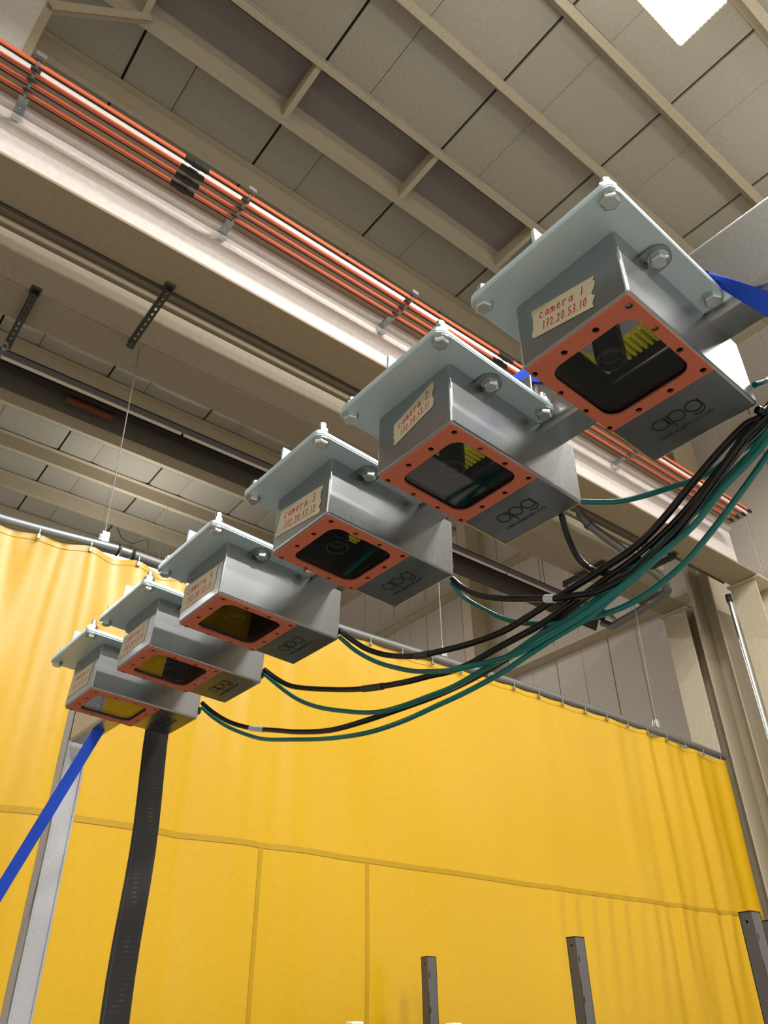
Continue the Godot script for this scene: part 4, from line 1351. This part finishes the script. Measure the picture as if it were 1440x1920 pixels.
	cable("green_cable", "teal cable from the fourth enclosure, over the curtain rail", G4, Q, M.cable_green, [], Vector3(0, -0.038, 0.03))
	cable("green_cable", "teal cable from the third enclosure, outermost on the right", G3, Q, M.cable_green, [], Vector3(0, -0.045, 0.01))
	cable("green_cable", "teal cable leaving the second enclosure in front of the beam", G2, Q, M.cable_green, [], Vector3(0, -0.012, -0.004))
	cable("green_cable", "short teal cable leaving the nearest enclosure", G1, Q, M.cable_green, [], Vector3(-0.02, 0.035, -0.01))

func straps() -> void:
	# blue strap at the left, from the beam down past the post
	var a := Vector3(-1.8719, 2.3669, -0.1794)
	var b := Vector3(-2.0645, 1.7801, 0.0007)
	var eye := Vector3(0.272, 1.55, 0.55)
	var t := thing("ratchet_strap", "bright blue webbing strap slanting down at the lower left", "strap", b)
	var L := []
	var R := []
	for k in 13:
		var p := (a - (b - a) * 0.1).lerp(b + (b - a) * 0.6, k / 12.0)
		var s := (b - a).cross(p - eye).normalized() * (0.0152 + 0.0003 * sin(k * 2.0))
		L.append(p + s - b)
		R.append(p - s - b)
	var st := ST()
	ribbon(st, L, R, 0.0022)
	obj("webbing", st, M.blue_web, t)
	# blue strap at the right, twisted where it leaves the plate
	var top := [Vector3(0.0226, 2.3456, -0.1685), Vector3(0.0318, 2.3307, -0.1673), Vector3(0.0447, 2.3141, -0.1726), Vector3(0.0689, 2.2862, -0.1948), Vector3(0.0979, 2.2479, -0.2149), Vector3(0.16, 2.16, -0.26)]
	var bot := [Vector3(0.0143, 2.3689, -0.1830), Vector3(0.0225, 2.3340, -0.1790), Vector3(0.0322, 2.3078, -0.1834), Vector3(0.0548, 2.2602, -0.2056), Vector3(0.0771, 2.2097, -0.2308), Vector3(0.13, 2.11, -0.28)]
	var base: Vector3 = top[0]
	var t2 := thing("ratchet_strap", "dark blue strap twisting out behind the nearest mounting plate", "strap", base)
	var tp := smooth_path(top, 5)
	var bp := smooth_path(bot, 5)
	for k in tp.size():
		tp[k] -= base
		bp[k] -= base
	var s2 := ST()
	ribbon(s2, tp, bp, 0.0022)
	obj("webbing", s2, M.blue_web, t2)
	var ca := []
	var cb := []
	for q in [[Vector3(-0.300, 0.150, -0.2395), 0.0], [Vector3(-0.300, 0.2345, -0.2395), 0.0], [Vector3(-0.300, 0.2345, -0.1815), 0.0], [Vector3(-0.255, 0.2000, -0.1815), 1.0], [Vector3(-0.10, 0.1700, -0.1815), 1.0], [Vector3(0.012, 0.148, -0.176), 1.0]]:
		var wd: Vector3 = Vector3(0.0165, 0, 0) if q[1] == 0.0 else Vector3(0.004, 0.0160, 0)
		ca.append(RB * (q[0] - wd) + ROW - base)
		cb.append(RB * (q[0] + wd) + ROW - base)
	var s5 := ST()
	ribbon(s5, ca, cb, 0.0022)
	obj("beam_wrap", s5, M.blue_web, t2)
	# black strap hanging from the beam
	var p0 := Vector3(-1.577, 2.208, -0.2)
	var p1 := Vector3(-1.503, 1.6015, -0.175)
	var t3 := thing("black_strap", "worn black webbing strap hanging straight down before the curtain", "strap", p1)
	var d := p1 - p0
	var l3 := []
	var r3 := []
	var l4 := []
	var r4 := []
	for k in 25:
		var p := (p0 - d * 0.25).lerp(p1 + d * 1.2, k / 24.0) + Vector3(0, 0, 0.004 * sin(k * 0.7))
		var s := d.cross(p - eye)
		s.y = 0
		s = s.normalized() * 0.0285
		l3.append(p + s - p1)
		r3.append(p - s - p1)
		var off := (eye - p).normalized() * 0.0022
		l4.append(p - s * 0.72 + off - p1)
		r4.append(p - s * 0.80 + off - p1)
	var s3 := ST()
	ribbon(s3, l3, r3, 0.003)
	obj("webbing", s3, M.black_web, t3)
	var s4 := ST()
	ribbon(s4, l4, r4, 0.001)
	obj("edge_stitching", s4, M.tag_grey, t3)

func racks() -> void:
	var where := ["left of the three grey rack uprights, close to the curtain", "middle one of the three grey rack uprights", "right of the three grey rack uprights, at the picture's edge", "partly hidden grey upright at the right edge"]
	var at := [Vector3(-3.2025, 0, -2.464), Vector3(-2.222, 0, -2.454), Vector3(-1.367, 0, -2.398), Vector3(-1.445, 0, -2.685)]
	for k in 4:
		var t := thing("rack_upright", where[k], "rack upright", at[k], "grey rack uprights")
		var w := 0.050
		var dz := 0.060
		var h := 1.95
		var st := ST()
		# near face with slots at its edge, the other sides plain
		for e in 13:
			var y1 := h - 0.15 * e
			var y0 := y1 - 0.15
			var xf := Transform3D(Basis(Vector3(0, 0, 1), Vector3(1, 0, 0), Vector3(0, 1, 0)), Vector3.ZERO)
			hole_cell(st, -dz, 0, y0, y1, -0.009, y0 + 0.07, 0.0035, 0.014, -0.003, 0.0, xf, 12)
			var xg := Transform3D(Basis(Vector3(1, 0, 0), Vector3(0, 0, 1), Vector3(0, 1, 0)), Vector3.ZERO)
			if e == 0:
				hole_cell(st, -w, 0, y0, y1, -w * 0.5, y1 - 0.03, 0.005, 0.005, -0.003, 0.0, xg, 12)
			else:
				box(st, Vector3(-w, y0, -0.003), Vector3(0, y1, 0))
		box(st, Vector3(-w, 0, -dz), Vector3(-w + 0.003, h, 0))
		box(st, Vector3(-w, 0, -dz), Vector3(0, h, -dz + 0.003))
		obj("upright", st, M.rack_grey, t)
		obj("top_cap", bx(Vector3(-w - 0.001, h, -dz - 0.001), Vector3(0.001, h + 0.004, 0.001), 0.001), M.bar_black, t)
	tag(obj("floor_mat", bx(Vector3(-2.2, 0.0, -3.2), Vector3(-0.3, 0.012, -1.0), 0.004), M.mat_rubber), "dark grey rubber mat on the floor around the rack uprights, below the view", "mat")
	for c in [[-3.30, -1.12, 1.05, "black machine cabinet standing before the curtain, below the view"], [-0.75, 2.6, 0.62, "low dark bench along the curtain at left, below the view"], [-5.9, -3.4, 1.2, "dark machine bed along the curtain at right, below the view"]]:
		var t := thing("machine_cabinet", c[3], "machine", Vector3(-2.94, 0, c[1]))
		var dz: float = c[1] - c[0]
		obj("body", bx(Vector3(-0.20, 0.06, -dz), Vector3(0.20, c[2], 0), 0.012), M.black_rubber, t)
		obj("plinth", bx(Vector3(-0.17, 0.0, -dz + 0.04), Vector3(0.17, 0.06, -0.04)), M.bar_black, t)
		if c[2] == 1.05:
			obj("pillar", bx(Vector3(-0.12, 1.05, -2.0), Vector3(0.12, 1.22, -0.3)), M.black_rubber, t)
			obj("control_head", bx(Vector3(-0.20, 1.22, -2.18), Vector3(0.20, 1.5, 0.32), 0.012), M.black_rubber, t)
		for d in 2:
			obj("door", bx(Vector3(0.20, 0.12, -dz * (d + 1) / 2 + 0.02), Vector3(0.215, c[2] - 0.06, -dz * d / 2 - 0.02), 0.004), M.black_rubber, t)
	var k2 := 0
	for p in [Vector3(-3.19, 0, -1.985), Vector3(-3.19, 0, -2.60)]:
		var t := thing("white_post", ["white plastic post end at the bottom edge, left of the rack uprights", "white plastic post end at the bottom edge, beside the left rack upright"][k2], "post", p, "white posts at the bottom edge")
		obj("shaft", bx(Vector3(-0.05, 0, -0.066), Vector3(0, 1.655, 0), 0.004), M.white_print, t)
		obj("cap", bx(Vector3(-0.052, 1.65, -0.068), Vector3(0.002, 1.669, 0.002), 0.006), M.white_print, t)
		k2 += 1
